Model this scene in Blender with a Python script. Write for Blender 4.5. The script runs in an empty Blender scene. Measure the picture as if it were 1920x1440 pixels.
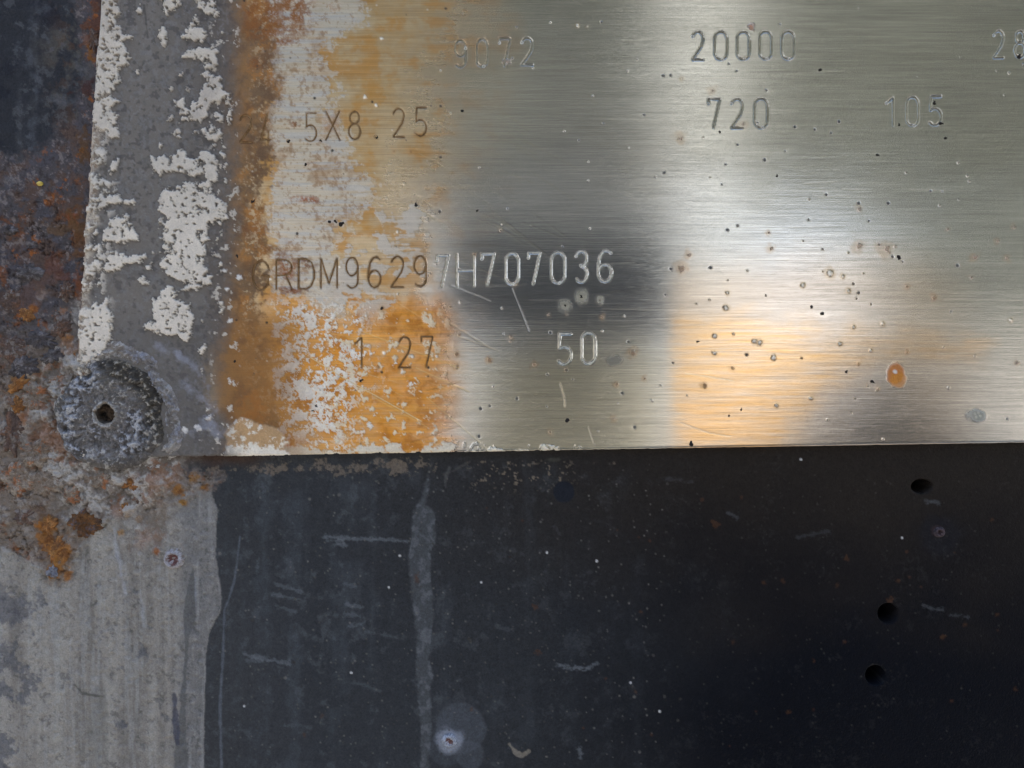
import bpy, math
import numpy as np
from math import radians

# ------------------------------------------------------------------ camera, sky, sun, exposure
S = bpy.context.scene
COL = S.collection
PX = 1e-4                       # one unit of layout = 0.1 mm
CX, CY = 960.0, 720.0

cam_d = bpy.data.cameras.new('camera')
cam = bpy.data.objects.new('camera', cam_d); COL.objects.link(cam)
cam.location = (0.0, -0.149, 0.016)
cam.rotation_euler = (radians(90), 0, 0)
cam_d.sensor_width = 36.0
cam_d.lens = 36.0 * 0.149 / 0.192
cam_d.shift_y = -160.0 / 1920.0
cam_d.clip_start = 0.005
cam_d.clip_end = 3000
S.camera = cam

W = bpy.data.worlds.new('World'); S.world = W; W.use_nodes = True
wn = W.node_tree.nodes; wl = W.node_tree.links
bg = wn['Background']
sky = wn.new('ShaderNodeTexSky'); sky.sky_type = 'NISHITA'
sky.sun_disc = False
SUN_EL, SUN_AZ = 42.0, 18.0     # sun behind the panel: the plate stands in open shade
sky.sun_elevation = radians(SUN_EL); sky.sun_rotation = radians(SUN_AZ)
sky.air_density = 1.0; sky.dust_density = 4.0; sky.ozone_density = 1.0
wl.new(sky.outputs[0], bg.inputs[0]); bg.inputs[1].default_value = 0.10

sl = bpy.data.lights.new('sun', 'SUN'); sl.energy = 3.0; sl.angle = radians(0.5); sl.color = (1.0, 0.95, 0.88)
sun = bpy.data.objects.new('sun', sl); COL.objects.link(sun)
az, el = radians(SUN_AZ), radians(SUN_EL)
from mathutils import Vector
sd = Vector((math.sin(az)*math.cos(el), math.cos(az)*math.cos(el), math.sin(el)))
sun.rotation_euler = sd.to_track_quat('Z', 'Y').to_euler()
sun.location = sd * 10

S.view_settings.view_transform = 'Standard'
S.view_settings.look = 'None'
S.view_settings.exposure = 2.55
S.view_settings.gamma = 1.0
S.render.engine = 'CYCLES'
S.cycles.max_bounces = 5

# ------------------------------------------------------------------ numpy drawing helpers
def lin(r, g, b):
    c = np.array([r, g, b], float) / 255.0
    return np.where(c <= 0.04045, c / 12.92, ((c + 0.055) / 1.055) ** 2.4)

def ss(a, b, x):
    t = np.clip((x - a) / (b - a), 0, 1)
    return t * t * (3 - 2 * t)

_tab = {}
def vnoise(x, y, seed=0):
    if seed not in _tab:
        _tab[seed] = np.random.default_rng(seed).random((256, 256)).astype(np.float32)
    T = _tab[seed]
    xi = np.floor(x).astype(np.int64); yi = np.floor(y).astype(np.int64)
    fx = (x - xi).astype(np.float32); fy = (y - yi).astype(np.float32)
    fx = fx * fx * (3 - 2 * fx); fy = fy * fy * (3 - 2 * fy)
    x0 = xi & 255; x1 = (xi + 1) & 255; y0 = yi & 255; y1 = (yi + 1) & 255
    a = T[y0, x0]; b = T[y0, x1]; c = T[y1, x0]; d = T[y1, x1]
    return (a + (b - a) * fx) * (1 - fy) + (c + (d - c) * fx) * fy

def fbm(x, y, size, seed=0, octv=5, gain=0.5, sy=None):
    """fractal noise about 0, roughly -0.5..0.5; size in layout px"""
    sy = sy or size
    out = 0; amp = 1; tot = 0; fx = 1 / size; fy = 1 / sy
    for i in range(octv):
        c, s = math.cos(0.6 * i), math.sin(0.6 * i)
        if sy != size: c, s = 1, 0
        u, v = x * fx, y * fy
        out = out + amp * (vnoise(u * c - v * s + 13.7 * i, u * s + v * c + 7.3 * i, seed + i) - 0.5)
        tot += amp; amp *= gain; fx *= 2.03; fy *= 2.03
    return out / tot * 1.6

class Canvas:
    """colour, metal, roughness and depth fields over a set of points"""
    def __init__(s, X, Y, col, metal=0.0, rough=0.5):
        s.X, s.Y = X, Y
        s.C = np.zeros(X.shape + (3,), np.float32) + col
        s.M = np.zeros(X.shape, np.float32) + metal
        s.R = np.zeros(X.shape, np.float32) + rough
        s.D = np.zeros(X.shape, np.float32)          # depth, px, + away from viewer
    def mix(s, m, col=None, metal=None, rough=None, d=None, add=None):
        m = m.astype(np.float32)
        if col is not None: s.C += (col - s.C) * m[..., None]
        if metal is not None: s.M += (metal - s.M) * m
        if rough is not None: s.R += (rough - s.R) * m
        if d is not None: s.D += (d - s.D) * m
        if add is not None: s.D += add * m
    def f(s, size, seed=0, octv=5, gain=0.5, sy=None):
        return fbm(s.X, s.Y, size, seed, octv, gain, sy)
    def box(s, x0, y0, x1, y1):
        """index slices of the bounding box (regular grids only)"""
        xr = s.X[0]; yc = s.Y[:, s.Y.shape[1] // 2]
        i0, i1 = np.searchsorted(xr, [x0 - 60, x1 + 60]); j0, j1 = np.searchsorted(yc, [y0 - 60, y1 + 60])
        return slice(j0, max(j1, j0 + 1)), slice(i0, max(i1, i0 + 1))
    def sub(s, x0, y0, x1, y1):
        j, i = s.box(x0, y0, x1, y1)
        c = Canvas.__new__(Canvas)
        c.X, c.Y, c.C, c.M, c.R, c.D = s.X[j, i], s.Y[j, i], s.C[j, i], s.M[j, i], s.R[j, i], s.D[j, i]
        return c

def poly_sd(X, Y, P):
    P = np.array(P, float); n = len(P)
    d = np.full(X.shape, 1e9); ins = np.zeros(X.shape, bool)
    for k in range(n):
        a = P[k]; b = P[(k + 1) % n]
        ex, ey = b - a; wx, wy = X - a[0], Y - a[1]
        t = np.clip((wx * ex + wy * ey) / (ex * ex + ey * ey + 1e-9), 0, 1)
        d = np.minimum(d, (wx - ex * t) ** 2 + (wy - ey * t) ** 2)
        c = ((a[1] > Y) != (b[1] > Y)) & (X < (b[0] - a[0]) * (Y - a[1]) / (b[1] - a[1] + 1e-12) + a[0])
        ins ^= c
    d = np.sqrt(d); return np.where(ins, -d, d)

def line_d(X, Y, P):
    d = np.full(X.shape, 1e9)
    for a, b in zip(P[:-1], P[1:]):
        ex, ey = b[0] - a[0], b[1] - a[1]; wx, wy = X - a[0], Y - a[1]
        t = np.clip((wx * ex + wy * ey) / (ex * ex + ey * ey + 1e-9), 0, 1)
        d = np.minimum(d, (wx - ex * t) ** 2 + (wy - ey * t) ** 2)
    return np.sqrt(d)

def ell(X, Y, cx, cy, rx, ry=None, a=0):
    ry = ry or rx; c, s = math.cos(radians(a)), math.sin(radians(a))
    u = (X - cx) * c + (Y - cy) * s; v = -(X - cx) * s + (Y - cy) * c
    return (np.sqrt((u / rx) ** 2 + (v / ry) ** 2) - 1) * min(rx, ry)

# ------------------------------------------------------------------ materials
def weathered(name, grain=0.16, gsize=2.2, bump=0.3, brush=0.0, aniso=0.0, spec=0.5, gbig=14.0):
    """surface whose pigment, metal and gloss come from mesh attributes; grain, brushing and relief from noise"""
    m = bpy.data.materials.new(name); m.use_nodes = True
    N, L = m.node_tree.nodes, m.node_tree.links
    P = N['Principled BSDF']
    P.inputs['Specular IOR Level'].default_value = spec
    at = N.new('ShaderNodeAttribute'); at.attribute_name = 'pigment'
    af = N.new('ShaderNodeAttribute'); af.attribute_name = 'finish'
    sp = N.new('ShaderNodeSeparateColor'); L.new(af.outputs['Color'], sp.inputs[0])
    tc = N.new('ShaderNodeTexCoord')
    def noise(scale, detail, rough=0.6):
        mp = N.new('ShaderNodeMapping'); mp.inputs['Scale'].default_value = scale
        mp.inputs['Rotation'].default_value = (0, radians(-0.9), 0)
        L.new(tc.outputs['Object'], mp.inputs[0])
        t = N.new('ShaderNodeTexNoise'); t.inputs['Scale'].default_value = 1.0
        t.inputs['Detail'].default_value = detail; t.inputs['Roughness'].default_value = rough
        L.new(mp.outputs[0], t.inputs['Vector']); return t.outputs['Fac']
    def math_(op, a, b=None, c=None):
        n = N.new('ShaderNodeMath'); n.operation = op
        for i, v in enumerate((a, b, c)):
            if v is None: continue
            if isinstance(v, (int, float)): n.inputs[i].default_value = v
            else: L.new(v, n.inputs[i])
        return n.outputs[0]
    k = 1e4
    g1 = noise((k / gsize,) * 3, 3.0); g2 = noise((k / gbig,) * 3, 4.0, 0.7)
    dull = math_('MAXIMUM', math_('MULTIPLY_ADD', sp.outputs[0], -1.12, 1.0), 0.02)      # bare metal keeps little of the grain
    g0 = noise((k / 4.5,) * 3, 2.0)
    gg = math_('ADD', math_('MULTIPLY_ADD', math_('SUBTRACT', g1, 0.5), 3.4, math_('MULTIPLY', math_('SUBTRACT', g0, 0.5), 1.8)),
               math_('MULTIPLY', math_('SUBTRACT', g2, 0.5), 2.6))
    v = math_('MAXIMUM', math_('MULTIPLY_ADD', math_('MULTIPLY', gg, dull), grain, 1.0), 0.1)
    height = math_('MULTIPLY', math_('ADD', math_('MULTIPLY_ADD', g1, 0.8, math_('MULTIPLY', g0, 1.0)), g2), dull)
    rough = sp.outputs[1]
    if brush > 0:
        b1 = noise((k / 130, k / 130, k / 2.2), 4.0, 0.7)
        b2 = noise((k / 320, k / 320, k / 8), 5.0, 0.7)
        bb = math_('ADD', math_('MULTIPLY', b1, 0.65), math_('MULTIPLY', b2, 0.35))
        bm = math_('MULTIPLY', sp.outputs[0], brush)             # brushing shows on bare metal only
        bv = math_('MULTIPLY_ADD', math_('SUBTRACT', bb, 0.5), math_('MULTIPLY', bm, 2.4), 1.0)
        v = math_('MULTIPLY', v, bv)
        rough = math_('MULTIPLY_ADD', math_('SUBTRACT', b1, 0.5), math_('MULTIPLY', bm, -0.22), rough)
        height = math_('MULTIPLY_ADD', bb, math_('MULTIPLY', bm, 0.40), height)
    mc = N.new('ShaderNodeVectorMath'); mc.operation = 'SCALE'
    L.new(at.outputs['Color'], mc.inputs[0]); L.new(v, mc.inputs['Scale'])
    L.new(mc.outputs[0], P.inputs['Base Color'])
    L.new(sp.outputs[0], P.inputs['Metallic']); L.new(rough, P.inputs['Roughness'])
    bp = N.new('ShaderNodeBump'); bp.inputs['Strength'].default_value = bump
    bp.inputs['Distance'].default_value = 2.0 * PX
    L.new(height, bp.inputs['Height']); L.new(bp.outputs[0], P.inputs['Normal'])
    if aniso:
        P.inputs['Anisotropic'].default_value = aniso
        cv = N.new('ShaderNodeCombineXYZ'); cv.inputs[0].default_value = 0.0165; cv.inputs[2].default_value = 1.0
        L.new(cv.outputs[0], P.inputs['Tangent'])
    return m

M_PLATE = weathered('brushed_stainless_stained', grain=0.16, gsize=2.4, bump=0.35, brush=0.80, aniso=0.55, gbig=20)
M_PANEL = weathered('black_painted_steel_weathered', grain=0.24, gsize=2.6, bump=0.6, spec=0.06, gbig=14)
M_RUST = weathered('flaking_rust', grain=0.36, gsize=2.6, bump=1.0, spec=0.3, gbig=9)
M_CORR = weathered('corroded_aluminium', grain=0.34, gsize=2.4, bump=1.0, spec=0.45, gbig=8)

def plain(name, col, metal=0.0, rough=0.6, nscale=0, var=0.25, bump=0.0, spec=0.5):
    m = bpy.data.materials.new(name); m.use_nodes = True
    N, L = m.node_tree.nodes, m.node_tree.links; P = N['Principled BSDF']
    P.inputs['Metallic'].default_value = metal; P.inputs['Roughness'].default_value = rough
    P.inputs['Specular IOR Level'].default_value = spec
    P.inputs['Base Color'].default_value = (*col, 1)
    if nscale:
        tc = N.new('ShaderNodeTexCoord'); t = N.new('ShaderNodeTexNoise')
        t.inputs['Scale'].default_value = nscale; t.inputs['Detail'].default_value = 5
        L.new(tc.outputs['Object'], t.inputs['Vector'])
        r = N.new('ShaderNodeMapRange'); r.inputs[1].default_value = 0.25; r.inputs[2].default_value = 0.75
        r.inputs[3].default_value = 1 - var; r.inputs[4].default_value = 1 + var
        L.new(t.outputs['Fac'], r.inputs[0])
        s = N.new('ShaderNodeVectorMath'); s.operation = 'SCALE'; s.inputs[0].default_value = col
        L.new(r.outputs[0], s.inputs['Scale']); L.new(s.outputs[0], P.inputs['Base Color'])
        if bump:
            b = N.new('ShaderNodeBump'); b.inputs['Strength'].default_value = bump
            b.inputs['Distance'].default_value = 1.0 / nscale
            L.new(t.outputs['Fac'], b.inputs['Height']); L.new(b.outputs[0], P.inputs['Normal'])
    return m

# ------------------------------------------------------------------ object helpers
def tag(o, label=None, cat=None, group=None, kind=None):
    if label: o['label'] = label
    if cat: o['category'] = cat
    if group: o['group'] = group
    if kind: o['kind'] = kind
    return o

def empty(name, X=CX, Y=CY, D=0):
    o = bpy.data.objects.new(name, None); COL.objects.link(o)
    o.empty_display_size = 0.01
    o.location = ((X - CX) * PX, D * PX, (CY - Y) * PX)
    return o

def link(name, me, mat, parent=None, at=None):
    o = bpy.data.objects.new(name, me); COL.objects.link(o)
    if mat: me.materials.clear(); me.materials.append(mat)
    if parent:
        o.parent = parent
        o.matrix_parent_inverse.identity()
        if at is None: o.location = [-c for c in parent.location]   # vertices are in world coordinates
        else: o.location = Vector(at) - parent.location
    elif at is not None: o.location = at
    return o

def grid_mesh(name, cv, keep=None, closed=False):
    """mesh of a Canvas laid out as rows x columns; closed joins last column to first"""
    H, Wd = cv.X.shape
    co = np.empty((H * Wd, 3), np.float32)
    co[:, 0] = (cv.X.ravel() - CX) * PX; co[:, 1] = cv.D.ravel() * PX; co[:, 2] = (CY - cv.Y.ravel()) * PX
    idx = np.arange(H * Wd, dtype=np.int32).reshape(H, Wd)
    if closed: idx = np.concatenate([idx, idx[:, :1]], 1)
    q = np.stack([idx[:-1, :-1], idx[1:, :-1], idx[1:, 1:], idx[:-1, 1:]], -1)
    if keep is not None: q = q[keep]
    q = q.reshape(-1, 4)
    used = np.zeros(H * Wd, bool); used[q.ravel()] = True
    mp = (np.cumsum(used) - 1).astype(np.int32)
    q = mp[q]; co = co[used]
    me = bpy.data.meshes.new(name)
    me.vertices.add(len(co)); me.vertices.foreach_set('co', co.ravel())
    me.loops.add(q.size); me.loops.foreach_set('vertex_index', q.ravel())
    me.polygons.add(len(q)); me.polygons.foreach_set('loop_start', np.arange(0, q.size, 4, dtype=np.int32))
    me.update(calc_edges=True)
    me.polygons.foreach_set('use_smooth', np.ones(len(q), bool))
    a = me.attributes.new('pigment', 'FLOAT_COLOR', 'POINT')
    c4 = np.ones((len(co), 4), np.float32); c4[:, :3] = np.clip(cv.C.reshape(-1, 3)[used], 0.002, 0.95)
    a.data.foreach_set('color', c4.ravel())
    b = me.attributes.new('finish', 'FLOAT_COLOR', 'POINT')
    c4 = np.ones((len(co), 4), np.float32); c4[:, 0] = np.clip(cv.M.ravel()[used], 0, 1); c4[:, 1] = np.clip(cv.R.ravel()[used], 0.08, 1)
    b.data.foreach_set('color', c4.ravel())
    return me

# ------------------------------------------------------------------ stamped characters (stroke glyphs, unit box, y down)
def arc(cx, cy, rx, ry, a0, a1, n=10):
    return [(cx + rx * math.cos(radians(a0 + (a1 - a0) * i / n)), cy + ry * math.sin(radians(a0 + (a1 - a0) * i / n))) for i in range(n + 1)]
G = {
 '0': [arc(.5, .25, .5, .25, 180, 360, 12) + arc(.5, .75, .5, .25, 0, 180, 12) + [(0, .25)]],
 '1': [[(.1, .2), (.75, 0), (.75, 1)]],
 '2': [[(.02, .17)] + arc(.5, .24, .48, .24, 195, 380, 12) + [(.8, .52), (0, 1), (1, 1)]],
 '3': [[(.02, .16)] + arc(.48, .24, .46, .24, 200, 425, 12) + [(.4, .47)], [(.4, .47)] + arc(.46, .74, .5, .26, 270, 505, 14)],
 '4': [[(.62, 0), (0, .88), (1, .88)], [(.72, .6), (.72, 1)]],
 '5': [[(.95, 0), (.15, 0), (.12, .48)] + arc(.45, .71, .52, .29, 225, 500, 14)],
 '6': [[(.95, .08), (.7, 0), (.4, .02), (.12, .2), (0, .5), (0, .72)] + arc(.5, .72, .5, .28, 180, 540, 18)],
 '7': [[(.02, .17), (.02, 0), (.98, 0), (.42, 1)]],
 '8': [arc(.5, .22, .4, .22, 90, 450, 18), arc(.5, .72, .5, .28, -90, 270, 18)],
 '9': [arc(.5, .3, .5, .3, 0, 360, 18) + [(1, .3), (1, .75)] + arc(.5, .75, .5, .25, 0, 140, 8)],
 'G': [[(.95, .3)] + arc(.5, .5, .5, .5, -40, -320, 18) + [(.95, .52), (.55, .52)]],
 'R': [[(0, 1), (0, 0), (.6, 0), (.92, .12), (.97, .3), (.85, .45), (.55, .52), (0, .52)], [(.6, .52), (1, 1)]],
 'D': [[(0, 1), (0, 0), (.5, 0), (.85, .12), (1, .38), (1, .65), (.8, .9), (.5, 1), (0, 1)]],
 'M': [[(0, 1), (0, 0), (.5, .85), (1, 0), (1, 1)]],
 'H': [[(0, 0), (0, 1)], [(1, 0), (1, 1)], [(0, .5), (1, .5)]],
 'X': [[(0, 0), (1, 1)], [(1, 0), (0, 1)]],
 '.': [[(.4, .97), (.5, 1.0)]],
}
# char, x0, x1, y0, y1, strength, groove finish
CH = []
def row(items, s, k):
    for t in items: CH.append((*t, s, k))
row([('9', 853, 873, 75, 126), ('0', 894, 914, 73, 125), ('7', 936, 957, 72, 124), ('2', 978, 999, 71, 122)], .65, 'clean')
row([('2', 1298, 1319, 60, 112), ('0', 1340, 1363, 60, 112), ('0', 1382, 1405, 60, 112), ('0', 1424, 1447, 59, 111), ('0', 1466, 1489, 59, 111)], .8, 'clean')
row([('2', 1863, 1882, 58, 108), ('8', 1903, 1922, 58, 108)], .8, 'clean')
row([('2', 450, 472, 216, 267), ('4', 490, 509, 213, 268), ('5', 572, 594, 212, 265), ('X', 611, 637, 208, 262), ('8', 654, 676, 209, 261)], .6, 'dirty')
row([('.', 701, 709, 205, 258), ('2', 737, 758, 204, 257), ('5', 778, 800, 202, 255), ('.', 537, 545, 212, 266)], .6, 'dirty')
row([('7', 1328, 1350, 186, 240), ('2', 1371, 1393, 186, 240), ('0', 1415, 1439, 185, 240), ('1', 1660, 1680, 183, 236), ('0', 1700, 1722, 182, 236), ('5', 1742, 1766, 181, 235)], .85, 'clean')
row([('G', 474, 506, 489, 543), ('R', 518, 548, 487, 543), ('D', 560, 589, 486, 542), ('M', 602, 632, 485, 540), ('9', 649, 671, 483, 540), ('6', 691, 714, 482, 539), ('2', 734, 757, 481, 538), ('9', 777, 799, 480, 537)], .8, 'dirty')
row([('7', 819, 841, 479, 537), ('H', 857, 889, 478, 536), ('7', 903, 927, 476, 534), ('0', 948, 972, 475, 533), ('7', 990, 1013, 474, 532), ('0', 1034, 1059, 473, 531), ('3', 1080, 1102, 471, 529), ('6', 1122, 1147, 470, 528)], 1.0, 'glint')
row([('1', 664, 683, 633, 690), ('.', 706, 716, 632, 689), ('2', 748, 770, 632, 689), ('7', 790, 812, 631, 688)], 1.15, 'dirty')
row([('5', 1046, 1072, 626, 683), ('0', 1091, 1116, 624, 682)], .85, 'glint')

rngc = np.random.default_rng(5)
STROKES = []            # (char index, polyline in px)
for ci, (c, x0, x1, y0, y1, s, k) in enumerate(CH):
    for pl in G[c]:
        STROKES.append((ci, [(x0 + u * (x1 - x0), y0 + v * (y1 - y0)) for u, v in pl]))

# ------------------------------------------------------------------ the data plate
def plate_canvas():
    st = 1.7
    u = np.arange(187.0, 1946, st)
    u = np.concatenate([u, [1990, 2100, 2400]])
    v = np.arange(-26.0, 846, st)
    v = np.concatenate([[-500, -200, -60], v, [846.0]])
    # skirt rows / columns that turn back to the panel
    nu, nv = 4, 3
    U = np.concatenate([np.full(nu, u[0]), u]); V = np.concatenate([v, np.full(nv, v[-1])])
    UU, VV = np.meshgrid(U, V)
    off = 0.07 * np.clip(VV, -600, 620) * np.clip(1 - (UU - 187) / 260, 0, 1)
    X = UU - off
    Y = VV - 0.0165 * (X - 960)
    D = np.zeros_like(X)
    # rolled left edge
    r = np.clip((UU - 187) / 16, 0, 1)
    D += 7 * (1 - np.sqrt(np.clip(1 - (1 - r) ** 2, 0, 1)))
    wob = fbm(X, Y, 60, 70, 4)
    X += wob * 5 * (1 - r)
    for k in range(nu): 
        D[:, k] = 7 + (nu - k) * 3.2; X[:, k] -= 0.15 * (nu - k) - 0.5
    # bottom edge: slightly rounded and nicked
    rb = np.clip((846 - VV) / 4, 0, 1)
    D += 1.5 * (1 - rb) ** 2
    nick = np.clip(fbm(X, Y * 0, 9, 71, 5, .7) - 0.05, 0, 1) * 6 * (1 - ss(860, 1250, X) * 0.7)
    Y -= nick * (1 - np.clip((846 - VV) / 5, 0, 1))
    for k in range(nv): D[-1 - k, :] = 14 - k * 4.2 ; Y[-1 - k, :] += 0.6
    return X, Y, D, UU, VV

X, Y, D0, UU, VV = plate_canvas()
pc = Canvas(X, Y, lin(187, 189, 187), metal=0.88, rough=0.135)
pc.D[:] = D0
f1 = pc.f(120, 1); f2 = pc.f(46, 11, 6, .6); f3 = pc.f(16, 21, 5, .6); f4 = pc.f(6, 31, 4, .65); fs = pc.f(160, 41, 5, .6, sy=9)
fst = pc.f(70, 47, 4, .6, sy=5)
# slow tone wander, stretched along the brushing
pc.C *= (1 + 0.22 * pc.f(420, 51, 4, .5, sy=60) + 0.10 * fst)[..., None]
# reflection tones painted into the metal: warm on the right, olive elsewhere
m = 1 - ss(-45, 30, poly_sd(X, Y, [(1252, 600), (1400, 590), (1600, 610), (1850, 640), (1830, 672), (1650, 690), (1570, 740), (1500, 800), (1470, 880), (1252, 880)]) + 40 * f2)
m *= ss(1240, 1275, X) * (.75 + .25 * (1 - ss(1500, 1700, X)))
pc.mix(0.65 * m * (0.8 + fst), lin(226, 176, 96))
m = ss(430, 560, Y + 60 * f1) * ss(1230, 1290, X + 20 * f1) * (1 - ss(1700, 1880, X))
pc.mix(0.35 * m, lin(214, 184, 146))
m = (1 - ss(250, 420, Y + 120 * f1))
pc.mix(0.35 * m, lin(160, 156, 138))
m = ss(780, 1000, X + 80 * f1) * (1 - ss(1180, 1300, X)) * ss(600, 720, Y + 80 * f1)
pc.mix(0.5 * m, lin(176, 170, 140))
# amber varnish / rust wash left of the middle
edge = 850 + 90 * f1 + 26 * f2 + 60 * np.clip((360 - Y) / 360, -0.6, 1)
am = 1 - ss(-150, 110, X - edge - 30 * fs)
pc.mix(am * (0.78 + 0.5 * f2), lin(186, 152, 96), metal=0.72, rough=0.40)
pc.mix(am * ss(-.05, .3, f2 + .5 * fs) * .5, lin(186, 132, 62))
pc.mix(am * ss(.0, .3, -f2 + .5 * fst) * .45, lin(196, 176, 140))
m = ss(540, 600, Y + 30 * f2) * (1 - ss(790, 880, X + 20 * f2 + 30 * fs)) * ss(470, 520, X)  # stronger amber below: stain plus reflected warm ground painted in
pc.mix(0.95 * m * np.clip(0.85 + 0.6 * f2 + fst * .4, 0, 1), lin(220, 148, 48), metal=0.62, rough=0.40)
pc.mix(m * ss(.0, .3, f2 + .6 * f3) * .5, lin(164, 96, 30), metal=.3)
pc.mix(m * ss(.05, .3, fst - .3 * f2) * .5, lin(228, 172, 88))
# whitish mineral scale
scale_poly = [(455, -600), (455, 100), (482, 140), (490, 220), (508, 320), (498, 400), (500, 440), (512, 470), (505, 560), (640, 560),
              (622, 470), (650, 438), (692, 400), (704, 345), (652, 280), (640, 235), (612, 190), (625, 160), (616, 110), (642, 70), (690, 20), (700, -600)]
sdp = poly_sd(X, Y, scale_poly) + 44 * f2 + 34 * f3 + 22 * f4 + 26 * fst
scl = 1 - ss(-5, 5, sdp)
up = 1 - ss(430, 560, Y)
hole = ss(0.12, 0.26, pc.f(26, 61, 6, .72)) * ss(-60, -10, sdp)
scl = scl * (1 - 0.6 * hole)
pc.mix(scl * (0.72 + .6 * fst), lin(200, 196, 184), metal=0.5, rough=0.36)
pc.mix(scl * ss(0.0, 0.3, f2 + .5 * f3 + .3 * f4) * 0.6, lin(164, 140, 112))
pc.mix(scl * ss(0.02, .2, fst) * .5, lin(172, 172, 174), metal=.6, rough=.35)
pc.mix(scl * ss(0.1, .25, f4 + .3 * f2) * .5, lin(146, 112, 80))
# more scale islands in the amber, and the lacy scale lower down
m = ss(0.10, 0.20, pc.f(60, 63, 6, .62) + 0.25 * fst) * ss(560, 640, X) * (1 - ss(760, 860, X + 60 * f1)) * ss(300, 380, Y) * (1 - ss(560, 620, Y))
pc.mix(m * 0.85, lin(205, 198, 186), metal=0.4, rough=0.42)
m = ss(0.03, 0.10, pc.f(20, 65, 6, .74) - 0.12 * np.abs(X - 570) / 60 + 0.06) * ss(545, 590, Y) * (1 - ss(790, 850, Y)) * ss(490, 520, X)
pc.mix(m * 0.95, lin(246, 240, 228), metal=0.1, rough=0.55, add=-0.8)
m = ss(0.08, 0.13, pc.f(9, 137, 5, .75) + .25 * f2) * ss(545, 590, Y) * ss(500, 530, X) * (1 - ss(640, 720, X + 60 * f1))
pc.mix(m * 0.9, lin(246, 238, 222), metal=0.1, rough=0.55, add=-0.6)
m = ss(0.20, 0.28, pc.f(14, 67, 5, .65)) * ss(560, 600, Y) * ss(600, 640, X) * (1 - ss(800, 860, X))
pc.mix(m * 0.85, lin(240, 226, 196), metal=0.2, rough=0.5, add=-0.6)
m = ss(0.0, 0.16, pc.f(20, 69, 6, .68) + 0.5 * ss(815, 846, Y + .0165 * (X - 960)) - 0.24 - 0.4 * ss(700, 1150, X)) * ss(420, 450, X) * ss(755, 800, Y) * (1 - ss(1000, 1200, X))
pc.mix(m * 0.95, lin(232, 222, 200), metal=0.1, rough=0.6, add=-1.0)
# warm brown seam between grey coat and metal
bx = 468 + 22 * f1 + 16 * f2 + 18 * np.sin(Y / 140.0 + 1)+ 20 * ss(350, 480, Y)
m = ss(-110, -60, X - bx) * (1 - ss(10, 38, X - bx + 40 * f3 + 30 * f4))
pc.mix(m * (0.95), lin(138, 102, 62), metal=0.25, rough=0.5)
mo = pc.f(30, 135, 6, .72)
pc.mix(m * ss(.02, .16, mo) * ss(-40, 0, X - bx) * .8, lin(176, 120, 58), metal=.4, rough=.42)
pc.mix(m * ss(.06, .2, -mo) * .6, lin(104, 84, 62), metal=.1)
pc.mix(m * ss(.14, .24, f4 + .3 * mo) * ss(-30, 10, X - bx) * .7, lin(206, 186, 150), metal=.4, rough=.4)
m2 = ss(0.0, 0.25, f2 + 0.5 * f3) * m
pc.mix(m2 * 0.6, lin(104, 76, 50), metal=0.1, rough=0.6)
m = ss(560, 620, Y) * ss(395, 450, X) * (1 - ss(500, 620, X + 40 * f2))
pc.mix(m * 0.75, lin(150, 104, 50), metal=0.3, rough=0.48)
pc.mix(m * ss(.0, .25, f2 + .4 * f3) * .5, lin(118, 84, 50), metal=.2)
# heavy rust patches on the scale
def rustpatch(x, y, rx, ry, a=0, col=(142, 88, 34), k=0.9, nz=18, th=0.0):
    c = pc.sub(x - rx, y - ry, x + rx, y + ry)
    n = c.f(nz, 81, 6, .75)
    d = ell(c.X, c.Y, x, y, rx, ry, a) + n * 2.4 * min(rx, ry)
    mm = (1 - ss(-0.25 * min(rx, ry), 0.2 * min(rx, ry), d)) * np.clip(0.62 + 3.2 * n, 0, 1)
    c.mix(k * mm, lin(*col), metal=0.0, rough=0.75, add=-0.4)
for a in [(520, 20, 60, 34), (555, 45, 26, 30), (500, 55, 42, 24), (552, 8, 34, 20), (535, 78, 22, 8), (470, 30, 18, 40),
          (567, 373, 24, 6, 4, (168, 92, 36)), (590, 374, 8, 8, 0, (168, 92, 36)), (553, 233, 14, 7, 20), (502, 240, 10, 28, -10, (160, 108, 56), .6),
          (480, 120, 16, 14), (535, 505, 26, 24, 0, (158, 92, 42)), (548, 545, 34, 8, 0, (136, 76, 36)), (575, 495, 20, 10), (510, 470, 26, 10, 12),
          (548, 830, 24, 8, -4, (170, 92, 30)), (470, 430, 34, 22, 0, (136, 86, 40), .6), (475, 770, 30, 50, 0, (170, 104, 30), .6),
          (620, 232, 20, 34, 30, (180, 130, 80), .5), (625, 12, 14, 10, 0, (176, 130, 88), .5), (400+105, 815, 60, 10, 12, (168, 104, 44), .8),
          (1408, 51, 8, 8, 0, (190, 120, 60), .7), (950, 115, 12, 6, 0, (132, 98, 70), .5), (610, 444, 6, 5)]:
    rustpatch(*a)
# crust slab in the corner by the bottom edge
c = pc.sub(420, 775, 580, 852)
dd = poly_sd(c.X, c.Y, [(424, 800), (450, 784), (472, 788), (500, 800), (520, 806), (545, 828), (535, 838), (545, 860), (420, 866)]) + 8 * c.f(14, 83)
m = 1 - ss(-2, 2, dd)
c.mix(m, lin(196, 158, 112), metal=0.0, rough=0.7, add=-3.5)
c.mix(m * ss(-.05, .12, c.f(10, 85, 5, .7) + .4 * ss(822, 846, c.Y) - .12), lin(240, 230, 212), add=-1)
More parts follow.
